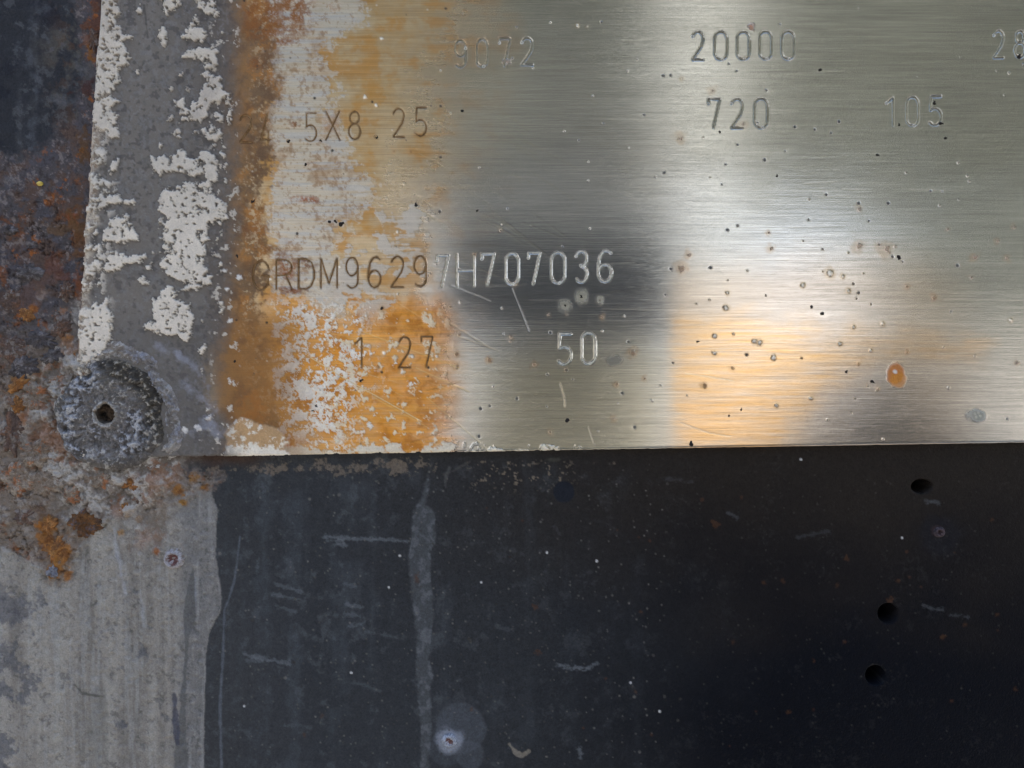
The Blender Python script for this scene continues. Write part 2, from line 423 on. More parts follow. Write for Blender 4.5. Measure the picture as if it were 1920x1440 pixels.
# grey coat on the left margin
gx = 440 + 16 * f1 + 12 * f2 - 26 * ss(600, 700, Y) * (1 - ss(760, 800, Y)) - 12 * ss(0, 300, Y)
gm = 1 - ss(-44, 30, X - gx + 26 * f3)
pc.mix(gm, lin(116, 110, 103), metal=0.0, rough=0.5)
gg = ss(300, 430, X + 20 * f1) * gm
pc.mix(gg * 0.75, lin(88, 79, 72))
pc.mix(gm * ss(-0.1, 0.35, pc.f(90, 87, 5, .6, sy=300)) * 0.5, lin(134, 130, 124))
pc.mix(gm * ss(.02, .3, f3 + .4 * f2) * 0.5, lin(90, 88, 88))
pc.mix(gm * ss(.1, .2, f4 + .3 * f3) * 0.4, lin(132, 132, 133))
pc.mix(gm * ss(.2, .3, pc.f(9, 133, 3)) * 0.6, lin(66, 62, 60))
pc.mix(gm * ss(560, 640, Y) * .4, lin(84, 82, 82))
c = pc.sub(150, -30, 470, 700)
c.mix((1 - ss(0, 3, np.abs(line_d(c.X, c.Y, [(270, 10), (274, 40), (277, 70)]) + 2 * c.f(10, 3)))) * .7, lin(60, 56, 54))
# beige speckled left margin
em = 1 - ss(0, 14, (X - (200 - 0.07 * np.clip(Y, 0, 620))) + 22 * f2 - 18 * (1 - ss(120, 260, Y)))
em = np.clip(em, 0, 1)
pc.mix(em * 0.85 * gm, lin(158, 146, 134), rough=0.7)
sp_ = ss(-0.02, 0.08, pc.f(9, 89, 4, .7) + 0.12 * ss(150, 300, Y) - .04) * (1 - ss(0, 40, X - (180 - 0.07 * np.clip(Y, 0, 620)) + 30 * f2))
pc.mix(sp_ * 0.9, lin(220, 210, 192), rough=0.8, add=-0.9)
pc.mix(ss(0.16, 0.26, pc.f(12, 91, 4, .6)) * em * 0.7, lin(128, 106, 84))
thin = 1 - ss(0, 7, UU - 187)
pc.mix(thin * .8, lin(186, 164, 142))
# white paint islands
FL = [
 [(293, -40), (343, -40), (340, 10), (325, 20), (312, 27), (300, 10)],
 [(357, -40), (405, -40), (406, 8), (414, 25), (405, 42), (400, 48), (397, 33), (388, 25), (370, 8)],
 [(297, 60), (305, 54), (314, 58), (317, 74), (308, 86), (300, 78)],
 [(342, 72), (348, 58), (372, 52), (398, 60), (390, 70), (365, 77)],
 [(340, 107), (365, 85), (395, 85), (398, 75), (410, 90), (412, 122), (387, 127), (378, 112), (352, 110)],
 [(377, 140), (385, 133), (400, 142), (418, 133), (421, 145), (419, 190), (398, 195), (385, 225), (370, 228), (335, 232), (333, 205), (322, 188), (345, 182), (352, 198), (368, 190), (380, 165), (392, 155)],
 [(324, 250), (334, 241), (344, 247), (340, 259), (330, 262)],
 [(363, 247), (388, 243), (395, 225), (402, 242), (418, 250), (410, 263), (403, 273), (392, 262), (385, 252)],
 [(280, 290), (295, 300), (315, 290), (345, 278), (352, 297), (372, 300), (375, 280), (400, 280), (410, 300), (408, 335), (392, 338), (385, 326), (360, 333), (345, 322), (322, 320), (300, 333), (290, 320)],
 [(300, 372), (322, 350), (340, 340), (395, 338), (405, 370), (430, 385), (432, 410), (415, 428), (392, 415), (393, 450), (384, 462), (386, 500), (395, 522), (390, 534), (372, 545), (355, 537), (335, 530), (300, 500), (297, 488), (312, 480), (303, 440), (312, 412), (296, 396)],
 [(283, 560), (300, 552), (320, 536), (332, 545), (330, 560), (358, 575), (368, 610), (357, 640), (342, 640), (322, 630), (300, 624), (270, 620), (268, 610), (292, 602), (288, 582)],
 [(372, 652), (382, 646), (388, 656), (382, 666), (374, 664)],
 [(376, 690), (382, 690), (387, 705), (380, 720), (372, 712)],
 [(392, 780), (397, 779), (399, 792), (393, 794)],
 [(425, 178), (432, 176), (432, 190), (426, 192)], [(427, 203), (434, 200), (432, 238), (426, 236)], [(415, 288), (425, 290), (430, 342), (422, 345)],
 [(187, -40), (224, -40), (226, 20), (222, 48), (236, 62), (253, 62), (248, 76), (228, 80), (246, 96), (240, 118), (227, 130), (231, 155), (215, 165), (196, 182), (180, 190), (170, 170), (176, 60)],
 [(172, 192), (205, 180), (228, 190), (210, 200), (222, 215), (220, 240), (226, 258), (205, 255), (178, 240)],
 [(205, 320), (222, 288), (226, 300), (212, 330), (200, 334)], [(195, 372), (225, 365), (228, 378), (200, 385)],
 [(203, 412), (222, 402), (240, 398), (250, 420), (265, 452), (248, 456), (228, 466), (208, 456), (195, 445)],
 [(197, 470), (220, 465), (240, 485), (226, 508), (200, 508)], [(252, 478), (270, 476), (288, 474), (270, 486), (248, 496), (242, 488)],
 [(272, 500), (284, 492), (282, 510), (272, 512)], [(255, 516), (272, 510), (276, 530), (266, 534)],
 [(175, 580), (200, 560), (212, 590), (210, 640), (190, 664), (165, 680), (150, 676), (148, 640), (165, 620)],
 [(232, 376), (250, 370), (262, 382), (248, 386), (236, 388)], [(258, 14), (264, 10), (267, 22), (258, 26)], [(252, 132), (262, 130), (264, 140), (254, 142)],
 [(333, 138), (345, 133), (346, 143), (334, 145)], [(315, 163), (326, 163), (322, 170)], [(312, 220), (324, 217), (324, 224), (314, 225)],
]
c = pc.sub(140, -30, 460, 830)
n3 = c.f(22, 93, 6, .68); n4 = c.f(7, 97, 4, .7)
best = np.full(c.X.shape, 99.0)
for P in FL:
    xs = [p[0] for p in P]; ys = [p[1] for p in P]
    b = c.sub(min(xs), min(ys), max(xs), max(ys)) if False else c
    sel = (c.X > min(xs) - 20) & (c.X < max(xs) + 20) & (c.Y > min(ys) - 20) & (c.Y < max(ys) + 20)
    d = poly_sd(c.X[sel], c.Y[sel], P); best[sel] = np.minimum(best[sel], d)
d = best + 15 * n3 + 11 * n4 + 2
zone = ss(285, 300, c.X) * (1 - ss(415, 440, c.X)) * (1 - ss(620, 660, c.Y))
d = np.minimum(d, 40 * (0.30 - c.f(30, 101, 6, .66)) + 60 * (1 - zone))
wh = 1 - ss(-1.2, 1.2, d)
# pinholes
wh *= 1 - ss(0.19, 0.24, n4 + .35 * n3) * 0.9
lc = ss(.06, .14, c.f(15, 117, 6, .72) + .05 * c.f(80, 119)) * (1 - ss(195, 245, c.X + 40 * c.f(30, 121) + .05 * c.Y)) * ss(200, 300, c.Y)
wh = np.maximum(wh, lc)
tone = (0.5 + c.f(50, 103, 4))
wc = lin(210, 201, 187) * 1.0
rim = (1 - ss(1.0, 5.0, d)) * (1 - wh)
c.mix(rim * .5, lin(74, 70, 68), add=.5)
c.mix(wh, wc, metal=0.0, rough=0.65, add=-4.5)
c.mix(wh * ss(-3.5, -.5, d) * .35, lin(238, 234, 226))
c.mix(wh * ss(.08, .25, n4) * .3, lin(170, 164, 156))
c.mix(wh * ss(0.45, 0.9, tone) * 0.5, lin(178, 168, 158))
c.mix(wh * (ss(300, 480, c.Y)) * 0.6, lin(238, 228, 212))  # lower flakes painted brighter for the light falling on them
# small white crumbs near the seam
c2 = ss(0.27, 0.31, c.f(12, 107, 4, .6)) * ss(380, 410, c.X) * (1 - ss(440, 455, c.X))
c.mix(c2 * .9, lin(205, 196, 182), add=-1)
for (x, y, r) in [(423, 508, 3.5), (447, 520, 6), (425, 542, 3), (432, 600, 3), (408, 600, 2), (430, 715, 3), (372, 802, 6), (347, 806, 6), (388, 770, 5), (375, 825, 4)]:
    c.mix(1 - ss(-1, 1, ell(c.X, c.Y, x, y, r, r * .8) + 9 * n4 + 4 * n3), lin(225, 220, 212), metal=0, rough=.7, add=-1.5)
# pale-blue bloom by the rivet
c = pc.sub(300, 650, 440, 850)
for P in ([(338, 668), (362, 690), (384, 716)], [(348, 718), (374, 748), (398, 762)], [(300, 655), (330, 662)], [(396, 780), (404, 806), (414, 820)], [(340, 812), (370, 806), (396, 790)]):
    d = line_d(c.X, c.Y, P)
    c.mix((1 - ss(-4, 14, d + 26 * c.f(14, 109, 5, .7))) * .5, lin(156, 160, 174), rough=.7, add=-.5)

# specks, halos, pits
rng = np.random.default_rng(11)
def spot(x, y, r, col, k=1.0, soft=0.8, metal=0.0, rough=0.8, add=0.0, ry=None, nz=0.4):
    c = pc.sub(x - r, y - r, x + r, y + r)
    d = ell(c.X, c.Y, x, y, r, ry or r) + r * nz * c.f(max(r * .9, 4), 113, 3)
    c.mix(k * (1 - ss(-soft, soft, d)), lin(*col), metal=metal, rough=rough, add=add)
for (x, y, r) in [(1090, 556, 13), (1060, 573, 12), (1125, 563, 8)]:
    spot(x, y, r * .9, (176, 172, 150), .6, r * .7, metal=.6, rough=.5)
spot(1678, 700, 15, (196, 118, 36), .9, 3, ry=20); spot(1684, 712, 14, (202, 134, 44), .75, 3, ry=14)
spot(1678, 697, 4, (220, 214, 206), .9, 1.2, add=-1)
spot(1150, 675, 14, (116, 116, 112), .6, 5, metal=.8, rough=.5, ry=9)
spot(1832, 778, 15, (120, 122, 104), .6, 5, ry=10)
for (x, y) in [(1828, 776), (1834, 774), (1838, 780), (1830, 782)]: spot(x, y, 2.5, (190, 186, 168), .9)
for (x, y, r) in [(1556, 512, 10), (1361, 577, 6), (1364, 550, 4), (1505, 535, 5), (1590, 545, 5), (1340, 630, 5), (1340, 662, 5), (1415, 640, 6), (1424, 642, 7),
                  (1450, 670, 6), (1520, 746, 5), (1455, 760, 5), (1655, 607, 5), (1600, 613, 4), (1575, 645, 5), (1632, 657, 5), (1895, 600, 4), (1580, 518, 4),
                  (745, 435, 5), (686, 592, 4), (754, 697, 5), (720, 662, 5), (774, 668, 5), (742, 672, 3), (818, 668, 4), (680, 724, 3), (705, 197, 4), (684, 182, 6),
                  (715, 72, 5), (637, 500, 4), (505, 523, 4), (745, 551, 4), (855, 688, 4), (1100, 50, 2), (1082, 48, 4), (826, 132, 3), (1278, 148, 3), (1395, 110, 3)]:
    spot(x, y, r + 2, (186, 164, 130), .35, 3, metal=.86, rough=.25)
    spot(x, y, r * .55, (236, 234, 228), .9, 1.2, nz=1.2, metal=.9, rough=.3, add=-.8)
for (x, y, r, k) in [(1275, 505, 13, .6), (1440, 436, 6, .5), (1445, 466, 8, .5), (1610, 462, 12, .45), (1660, 468, 16, .45), (1750, 558, 9, .6), (1827, 482, 9, .6), (1886, 484, 7, .55),
                     (1870, 452, 6, .6), (1776, 430, 5, .4), (1610, 392, 8, .35), (1700, 538, 7, .5), (1320, 723, 9, .8), (1373, 690, 7, .4), (1700, 660, 5, .6), (1645, 730, 7, .5),
                     (1608, 682, 6, .5), (1905, 680, 6, .5), (957, 632, 6, .6), (916, 676, 7, .9), (956, 640, 4, .6), (1000, 683, 8, .7), (1128, 594, 6, .8), (1185, 662, 10, .7),
                     (1155, 720, 6, .7), (1208, 710, 5, .6), (1150, 785, 6, .5), (1030, 810, 6, .5), (855, 664, 6, .7), (854, 688, 8, .8), (861, 628, 4, .6), (780, 480, 5, .5),
                     (768, 284, 7, .7), (738, 284, 5, .5), (938, 432, 5, .5), (1027, 590, 5, .5), (843, 575, 5, .5), (888, 477, 6, .8), (966, 534, 6, .6), (1275, 260, 11, .4), (1335, 170, 8, .3),
                     (1392, 233, 9, .3), (1900, 425, 6, .4), (1820, 520, 5, .4), (1060, 694, 5, .5), (1290, 478, 9, .5), (716, 577, 9, .8), (1063, 590, 4, .4)]:
    spot(x, y, r, (190, 150, 98), k * .55, r * .6, metal=.75, rough=.35, nz=1.1); spot(x + .2 * r, y, r * .35, (120, 76, 34), k * .7, 1.3, metal=.2, rough=.6, nz=1.1)
SPECKS = [(716, 578, 4), (780, 384, 5), (824, 397, 3), (677, 714, 5), (716, 698, 3), (803, 689, 3), (1090, 556, 5), (1060, 573, 3.5), (1125, 563, 2), (1064, 788, 5.5), (1296, 832, 6.5),
          (1308, 641, 3.5), (1436, 554, 4), (1686, 483, 7), (1673, 481, 3), (1538, 131, 4), (1752, 193, 5), (1764, 232, 5), (1686, 234, 4), (1350, 248, 4), (1773, 259, 3.5),
          (1911, 106, 6), (1490, 238, 3), (1573, 228, 3), (1645, 291, 4), (1457, 330, 4), (1434, 300, 3), (1549, 365, 3), (1610, 381, 3), (1665, 381, 3), (1745, 358, 2.5), (1383, 423, 2.5),
          (1364, 431, 3), (1795, 498, 3), (1522, 576, 5), (1542, 588, 5), (1610, 549, 3), (1587, 697, 4), (1635, 716, 5), (1390, 768, 4), (1367, 780, 3.5), (1332, 502, 3), (1400, 665, 3),
          (867, 208, 4), (826, 199, 3), (808, 198, 2.5), (698, 191, 3), (826, 295, 3), (541, 265, 4.5), (601, 264, 3.5), (707, 258, 4), (573, 309, 4.5), (623, 282, 3), (590, 184, 3), (618, 416, 4), (640, 420, 7),
          (628, 415, 4), (557, 438, 3), (836, 16, 3), (895, 395, 4), (1243, 142, 2.5), (1257, 141, 2.5), (1245, 324, 2.5), (1258, 504, 3), (1032, 624, 3), (1062, 694, 3), (1178, 641, 2.5), (1167, 737, 3), (969, 747, 3),
          (918, 761, 2.5), (901, 766, 3), (1190, 801, 3), (898, 818, 3), (1026, 702, 2.5), (500, 605, 3), (443, 600, 3), (440, 678, 4), (594, 762, 5), (586, 770, 4), (444, 480, 4), (458, 1, 3), (474, 378, 6)]
for i in range(70):
    SPECKS.append((rng.uniform(440, 1920), rng.uniform(0, 835), rng.uniform(1.2, 2.1)))
SPECKS = [q for q in SPECKS if not (468 < q[1] < 545 and 480 < q[0] < 1155 and q[2] < 2.3)]
for (x, y, r) in SPECKS:
    r *= .82
    if r < 2.8: spot(x, y, r, (44, 38, 32) if r > 2.2 else (86, 74, 60), .9, .9, add=.5)
for i in range(90):
    sx, sy = rng.uniform(470, 1920), rng.uniform(0, 835)
    if 465 < sy < 550 and sx < 1160: continue
    spot(sx, sy, rng.uniform(1.2, 2.4), (214, 206, 190), .6, .9, metal=.5, rough=.35, add=-.3)
# long scratches
SC = [([(582, 670), (640, 706), (790, 790)], .9, (236, 216, 170)), ([(960, 540), (992, 622)], .8, (205, 208, 212)), ([(680, 622), (860, 690)], .45, (226, 200, 140)),
      ([(1050, 718), (1058, 745), (1060, 764)], .9, (220, 205, 180)), ([(1104, 800), (1114, 832)], .6, (205, 195, 180)), ([(780, 690), (880, 735)], .4, (232, 210, 150)),
      ([(700, 745), (800, 800)], .35, (230, 200, 130)), ([(845, 535), (920, 565)], .5, (200, 205, 210)), ([(1285, 700), (1330, 706), (1375, 714)], .6, (236, 226, 200)),
      ([(1275, 792), (1330, 812), (1370, 818)], .6, (225, 215, 195)), ([(800, 745), (900, 830)], .3, (220, 205, 150)), ([(770, 830), (860, 800)], .35, (120, 84, 40)), ([(800, 732), (865, 716)], .35, (120, 90, 50))]
for i in range(46):
    x, y = rng.uniform(760, 1000), rng.uniform(180, 420); l = rng.uniform(30, 120); a = radians(rng.uniform(18, 40))
    SC.append(([(x, y), (x + l * math.cos(a), y + l * math.sin(a))], .22, (198, 190, 156)))
for i in range(30):
    x, y = rng.uniform(480, 900), rng.uniform(380, 800); l = rng.uniform(30, 150); a = radians(rng.uniform(10, 34))
    SC.append(([(x, y), (x + l * math.cos(a), y + l * math.sin(a))], .20, (226, 204, 156)))
for i in range(40):
    x, y = rng.uniform(900, 1900), rng.uniform(0, 830); l = rng.uniform(20, 160); a = radians(rng.uniform(-4, 2))
    SC.append(([(x, y), (x + l * math.cos(a), y + l * math.sin(a))], .25, (222, 218, 206)))
for P, k, col in SC:
    xs = [p[0] for p in P]; ys = [p[1] for p in P]
    c = pc.sub(min(xs) , min(ys), max(xs), max(ys))
    d = line_d(c.X, c.Y, P)
    c.mix(k * (1 - ss(.3, 1.5, d)), lin(*col), metal=.9, rough=.35, add=.25)
# channel under each stamped stroke (the stroke itself is a part laid in it)
for ci, P in STROKES:
    xs = [p[0] for p in P]; ys = [p[1] for p in P]
    c = pc.sub(min(xs), min(ys), max(xs), max(ys))
    d = line_d(c.X, c.Y, P)
    ch = CH[ci]
    c.D[d < 1.0] = 2.2
    if ch[6] == 'dirty': c.mix(.28 * (1 - ss(1, 4, d + 2 * c.f(9, 7))), lin(132, 90, 50), metal=.5, rough=.5)
pc.D[np.hypot(X - 200, Y - 776) < 62] = 60
pc.D = np.where(pc.D > 50, 24, np.clip(pc.D, -8, 14))

plate = empty('data_plate', 960, 846, 12)
tag(plate, 'brushed metal data plate stamped with rows of numbers, amber stained at its left', 'plate')
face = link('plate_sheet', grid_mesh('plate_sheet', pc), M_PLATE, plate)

# stamped strokes: V groove with a thrown-up lip
def groove_mat(name, col, metal, rough):
    return plain(name, col, metal=metal, rough=rough, nscale=4000, var=.3, bump=.25)
GM = {'clean': groove_mat('groove_metal', lin(170, 166, 150), 1.0, .28),
      'dirty': groove_mat('groove_tarnished', lin(156, 128, 92), .9, .4),
      'glint': groove_mat('groove_glint_metal', lin(232, 230, 222), 1.0, .42)}  # paler copy: light caught by the grooves, painted into the metal
def stroke_mesh(name, polys, s, seed):
    r = np.random.default_rng(seed)
    V = []; F = []
    w = 0.76 * (0.6 + .4 * s)
    prof = [(-1.6 * w, .45), (-1.05 * w, -.42 * s), (-.55*w, .4*s), (0, 1.15 * s), (.55*w, .4*s), (1.05 * w, -.42 * s), (1.6 * w, .45)]
    for P in polys:
        P = np.array(P, float)
        # resample
        seg = np.hypot(*np.diff(P, axis=0).T); t = np.concatenate([[0], np.cumsum(seg)])
        n = max(int(t[-1] / 2.6), 2); tt = np.linspace(0, t[-1], n + 1)
        Q = np.stack([np.interp(tt, t, P[:, 0]), np.interp(tt, t, P[:, 1])], 1)
        Q += r.normal(0, .18, Q.shape)
        T = np.gradient(Q, axis=0); T /= np.linalg.norm(T, axis=1)[:, None] + 1e-9
        Nn = np.stack([-T[:, 1], T[:, 0]], 1)
        ws = 1 + .2 * r.normal(size=n + 1); hs = np.clip(1 + .28 * r.normal(size=n + 1), .4, 2)
        closed = np.allclose(P[0], P[-1])
        if not closed:
            ws[0] *= .5; ws[-1] *= .6
        base = len(V)
        for i in range(n + 1):
            for (o, h) in prof:
                p = Q[i] + Nn[i] * o * ws[i]
                V.append(((p[0] - CX) * PX, h * hs[i] * PX, (CY - p[1]) * PX))
        k = len(prof)
        for i in range(n):
            for j in range(k - 1):
                a = base + i * k + j
                F.append((a, a + 1, a + k + 1, a + k))
    me = bpy.data.meshes.new(name); me.from_pydata(V, [], F); me.update()
    me.polygons.foreach_set('use_smooth', [True] * len(F))
    return me
def dimple(name, x, y, r, s):
    V = []; F = []; n = 12
    prof = [(1.5, .5), (1.1, -.45), (.6, .9), (0.01, 1.3)]
    for (q, h) in prof:
        for i in range(n):
            a = 2 * math.pi * i / n
            V.append(((x + r * q * math.cos(a) - CX) * PX, h * s * PX, (CY - y - r * q * math.sin(a)) * PX))
    for j in range(3):
        for i in range(n):
            F.append((j * n + i, j * n + (i + 1) % n, (j + 1) * n + (i + 1) % n, (j + 1) * n + i))
    me = bpy.data.meshes.new(name); me.from_pydata(V, [], F); me.update()
    me.polygons.foreach_set('use_smooth', [True] * len(F)); return me
for ci, (c_, x0, x1, y0, y1, s, k) in enumerate(CH):
    pls = [P for i, P in STROKES if i == ci]
    nm = 'stamped_letter' if c_.isalpha() else ('stamped_point' if c_ == '.' else 'stamped_digit')
    if c_ == '.': me = dimple(nm, pls[0][0][0], pls[0][0][1], 3, 1)
    else: me = stroke_mesh(nm, pls, s, 100 + ci)
    o = link(nm, me, GM[k], plate)
# the punch started each stroke with a deeper dimple
for ci, P in STROKES:
    ch = CH[ci]
    if ch[0] in '7291306' and ch[6] != 'dirty' and P[0] != P[-1]:
        link('punch_dimple', dimple('punch_dimple', P[0][0], P[0][1], 2.3, .9), GM['glint'], plate)
    if ch[0] == '0':
        link('punch_dimple', dimple('punch_dimple', (ch[1] + ch[2]) / 2 + 3, ch[4] - .5, 2.3, .9), GM['glint'], plate)

# dirt specks stuck on the plate
M_DIRT = plain('dark_dirt', lin(34, 28, 24), rough=.85, nscale=6000, var=.5, bump=.6)
def speck_mesh(seed):
    r = np.random.default_rng(seed); V = []; F = []; n = 9
    rad = 1 + .28 * r.normal(size=n)
    for (q, h) in ((1.0, .35), (.72, -.25), (.3, -.42)):
        for i in range(n):
            a = 2 * math.pi * i / n; V.append((rad[i] * q * math.cos(a), h * (1 + .3 * r.normal()), rad[i] * q * .85 * math.sin(a)))
    for j in range(2):
        for i in range(n): F.append((j * n + i, j * n + (i + 1) % n, (j + 1) * n + (i + 1) % n, (j + 1) * n + i))
    F.append(tuple(range(2 * n, 3 * n)))
    me = bpy.data.meshes.new('dirt_speck'); me.from_pydata(V, [], F); me.update(); me.materials.append(M_DIRT)
    me.polygons.foreach_set('use_smooth', [True] * len(F)); return me
SMS = [speck_mesh(i) for i in range(5)]
for i, (x, y, r) in enumerate([(a, b, q * .82) for a, b, q in SPECKS if q * .82 >= 2.8]):
    o = bpy.data.objects.new('dirt_speck', SMS[i % 5]); COL.objects.link(o); o.parent = plate
    o.location = Vector(((x - CX) * PX, -.05 * PX, (CY - y) * PX)) - plate.location
    o.rotation_euler = (0, i * 1.3, 0); o.scale = (r * PX * 1.05, r * PX * .5, r * PX * 1.05)

# ------------------------------------------------------------------ the steel panel behind
PD = 12.0                        # panel face lies 12 px (1.2 mm) behind the plate face
st = 1.8
xs = np.concatenate([[-60000, -9000, -900, -200, -60], np.arange(-26.0, 1946, st), [1990, 2200, 4400, 60000]])
ys = np.concatenate([[-26000, -5000, -900, -200, -60], np.arange(-26.0, 1466, st), [1500, 1640, 2300, 7000]])
X, Y = np.meshgrid(xs, ys)
pn = Canvas(X, Y, lin(42, 44, 47), metal=0.0, rough=0.42)
pn.D[:] = PD
f1 = pn.f(200, 201); f2 = pn.f(60, 211, 6, .6); f3 = pn.f(20, 221, 5, .65); f4 = pn.f(7, 231, 4, .7)
vs = pn.f(26, 241, 5, .6, sy=420)          # vertical run-off streaks
# paler on the left, fading to near black on the right
left_tone = 1 - ss(500, 1500, X + 200 * f1)
pn.mix(left_tone * 0.75 * (0.8 + .6 * f1), lin(66, 69, 73), rough=.6)
pn.mix(ss(900, 1500, X + 120 * f1) * .93, lin(6, 10, 19), rough=.4)
pn.mix(ss(300, 1400, X) * (1 - ss(900, 1240, Y + 160 * f1)) * .8, lin(46, 41, 36))
pn.mix((1 - ss(330, 620, X + 60 * f2)) * ss(860, 950, Y) * .5, lin(74, 75, 76), rough=.65)
pn.mix(ss(-.02, .4, .5 * vs + .6 * f2) * left_tone * .3, lin(86, 92, 98))
pn.mix(ss(.15, .4, f3 + .3 * f2) * left_tone * .35, lin(92, 96, 100))
# upper left dark slate paint
ul = (1 - ss(190, 230, X)) * (1 - ss(600, 800, Y))
pn.mix(ul, lin(54, 56, 61), rough=.55)
pn.mix(ul * ss(-.05, .3, vs + .3 * f3) * .35, lin(86, 88, 92))
pn.mix(ul * ss(.05, .35, f2 + .4 * f3) * ss(30, 120, X) * .7, lin(98, 94, 88))
pn.mix(ul * ss(.06, .2, pn.f(50, 255, 6, .72)) * ss(60, 150, X) * .6, lin(92, 70, 54))
pn.mix(ul * ss(.1, .25, pn.f(22, 257, 6, .72)) * .45, lin(98, 100, 104))
pn.mix(ul * ss(0.12, .3, pn.f(90, 251, 6, .65)) * .5, lin(36, 38, 48))
pn.add = None
# rusted rough zone
rp = [(-3000, 330), (30, 300), (90, 260), (130, 215), (150, 150), (138, 60), (160, -600), (240, -600), (200, 600), (190, 700), (150, 900), (330, 880), (420, 900), (360, 950), (250, 960), (215, 990), (170, 1010), (130, 1080), (100, 1110), (60, 1080), (20, 1040), (-3000, 1020)]
sdr = poly_sd(X, Y, rp) + 46 * f2 + 22 * f3
ru = 1 - ss(-10, 10, sdr)
crust = ss(560, 760, Y + 60 * f2)
pn.mix(ru, lin(86, 82, 84), rough=.8)
pn.mix(ru * ss(-.1, .25, f2), lin(84, 82, 88))
pn.mix(ru * crust * .85, lin(136, 124, 112), rough=.85)
pn.mix(ru * crust * ss(-.05, .2, f3) * .6, lin(160, 152, 144))
pn.mix(ru * ss(0.04, .24, pn.f(40, 261, 6, .68)) * .6, lin(100, 78, 64))
pn.mix(ru * ss(0.18, .34, pn.f(34, 271, 6, .7)) * .7, lin(128, 82, 52))
pn.mix(ru * ss(0.27, .38, pn.f(28, 281, 6, .7)) * .8, lin(160, 98, 50))
pn.mix(ru * ss(0.16, .26, pn.f(12, 291, 5, .7)) * (1 - crust) * .6, lin(138, 130, 128))
pn.mix(ru * ss(.12, .3, f4 + .4 * f3) * .5, lin(58, 50, 48))
rg = np.abs(pn.f(70, 301, 6, .55)); crack = 1 - ss(0.0, 0.02, rg)
rh = ru * ss(240, 420, Y)
pn.mix(rh * crack * .55, lin(42, 30, 26))
pn.D += rh * (crack * 5 - 9 * f2 - 8 * f3 - 4 * f4 - 2) * (0.6 + .5 * crust)
pn.D += ul * (1 - ru) * (-2.5 * f2 - 1.2 * f3)
# chalky pale paint, lower left
edge = [(388, 860), (395, 905), (393, 930), (405, 960), (400, 1000), (401, 1050), (410, 1110), (410, 1150), (386, 1195), (380, 1250), (378, 1380), (380, 3000), (-3000, 3000), (-3000, 1020), (0, 1030), (100, 1080), (200, 960), (300, 900)]
sde = poly_sd(X, Y, edge)
ch_ = (1 - ss(-1.6, 1.6, sde + 3 * f3 + 2 * f4)) 
ch_ *= ss(930, 980, Y + 60 * f2 + .2 * (X - 300))
pn.mix(ch_, lin(148, 143, 136), rough=.75)
pn.mix(ch_ * ss(-.1, .3, vs) * .55, lin(168, 164, 156))
pn.mix(ch_ * ss(0, .3, -vs + .15 * f2) * .55, lin(118, 114, 108))
pn.mix(ch_ * ss(310, 350, X + 8 * f2) * .7, lin(116, 116, 117))
pn.mix(ch_ * ss(.1, .45, f3 + .3 * f4) * .25, lin(164, 160, 152))
pn.mix(ch_ * ss(.1, .4, -f3 - .5 * f4) * .15, lin(110, 108, 104))
pn.mix(ch_ * ss(.24, .30, pn.f(12, 311, 4, .65)) * .5, lin(86, 86, 86))
pn.mix(ch_ * ss(.12, .3, f4) * .25, lin(168, 166, 160)); pn.mix(ch_ * ss(.2, .3, -f4) * .25, lin(104, 103, 100))
pn.mix(ch_ * ss(.05, .3, pn.f(10, 243, 4, .6, sy=160)) * .45, lin(160, 160, 158))
pn.D -= ch_ * (1.2 + 2.5 * f3 + 2.5 * f4)
# chalk worn through to slate at far left
wo = ss(-.02, .10, pn.f(44, 321, 6, .66) + .55 * (1 - ss(-20, 130, X - 0.0 + 0 * Y)) - .30) * ch_ * ss(1060, 1140, Y)
pn.mix(wo * .65, lin(88, 90, 98), rough=.6, add=1.2)
# dark run in the chalk
def strip(cv, P, W_, col, k=1.0, nz=4, soft=1.5, **kw):
    xs_ = [p[0] for p in P]; ys_ = [p[1] for p in P]
    c = cv.sub(min(xs_) , min(ys_), max(xs_), max(ys_))
    P = np.array(P, float); w = np.interp(c.Y, P[:, 1], W_) if abs(P[-1, 1] - P[0, 1]) > abs(P[-1, 0] - P[0, 0]) else np.interp(c.X, P[:, 0], W_)
    d = line_d(c.X, c.Y, P) - w + nz * c.f(16, 331, 4, .6)
    c.mix(k * (1 - ss(-soft, soft, d)), lin(*col), **kw)
strip(pn, [(357, 1075), (354, 1120), (350, 1160), (346, 1200), (342, 1260), (338, 1340), (334, 1440), (330, 1500)], [3, 9, 12, 4, 3, 6, 13, 16], (98, 98, 98), .8, 4)
strip(pn, [(322, 1310), (325, 1360), (328, 1400)], [4, 7, 3], (78, 80, 92), .8, 5)
strip(pn, [(180, 1310), (178, 1380), (182, 1500)], [16, 20, 16], (126, 124, 118), .45, 6)
strip(pn, [(135, 1290), (150, 1306), (190, 1312)], [1.5, 2, 1], (92, 90, 84), .8, 3)
strip(pn, [(208, 995), (214, 1040), (222, 1080), (230, 1115)], [2, 3, 1.5, 1], (170, 172, 178), .6, 9, 3.5)
strip(pn, [(258, 1110), (262, 1140), (264, 1180)], [1.5, 2, .5], (166, 170, 176), .55, 8, 3.5)
strip(pn, [(362, 1085), (363, 1140)], [1.2, 1], (150, 156, 162), .6, 3)
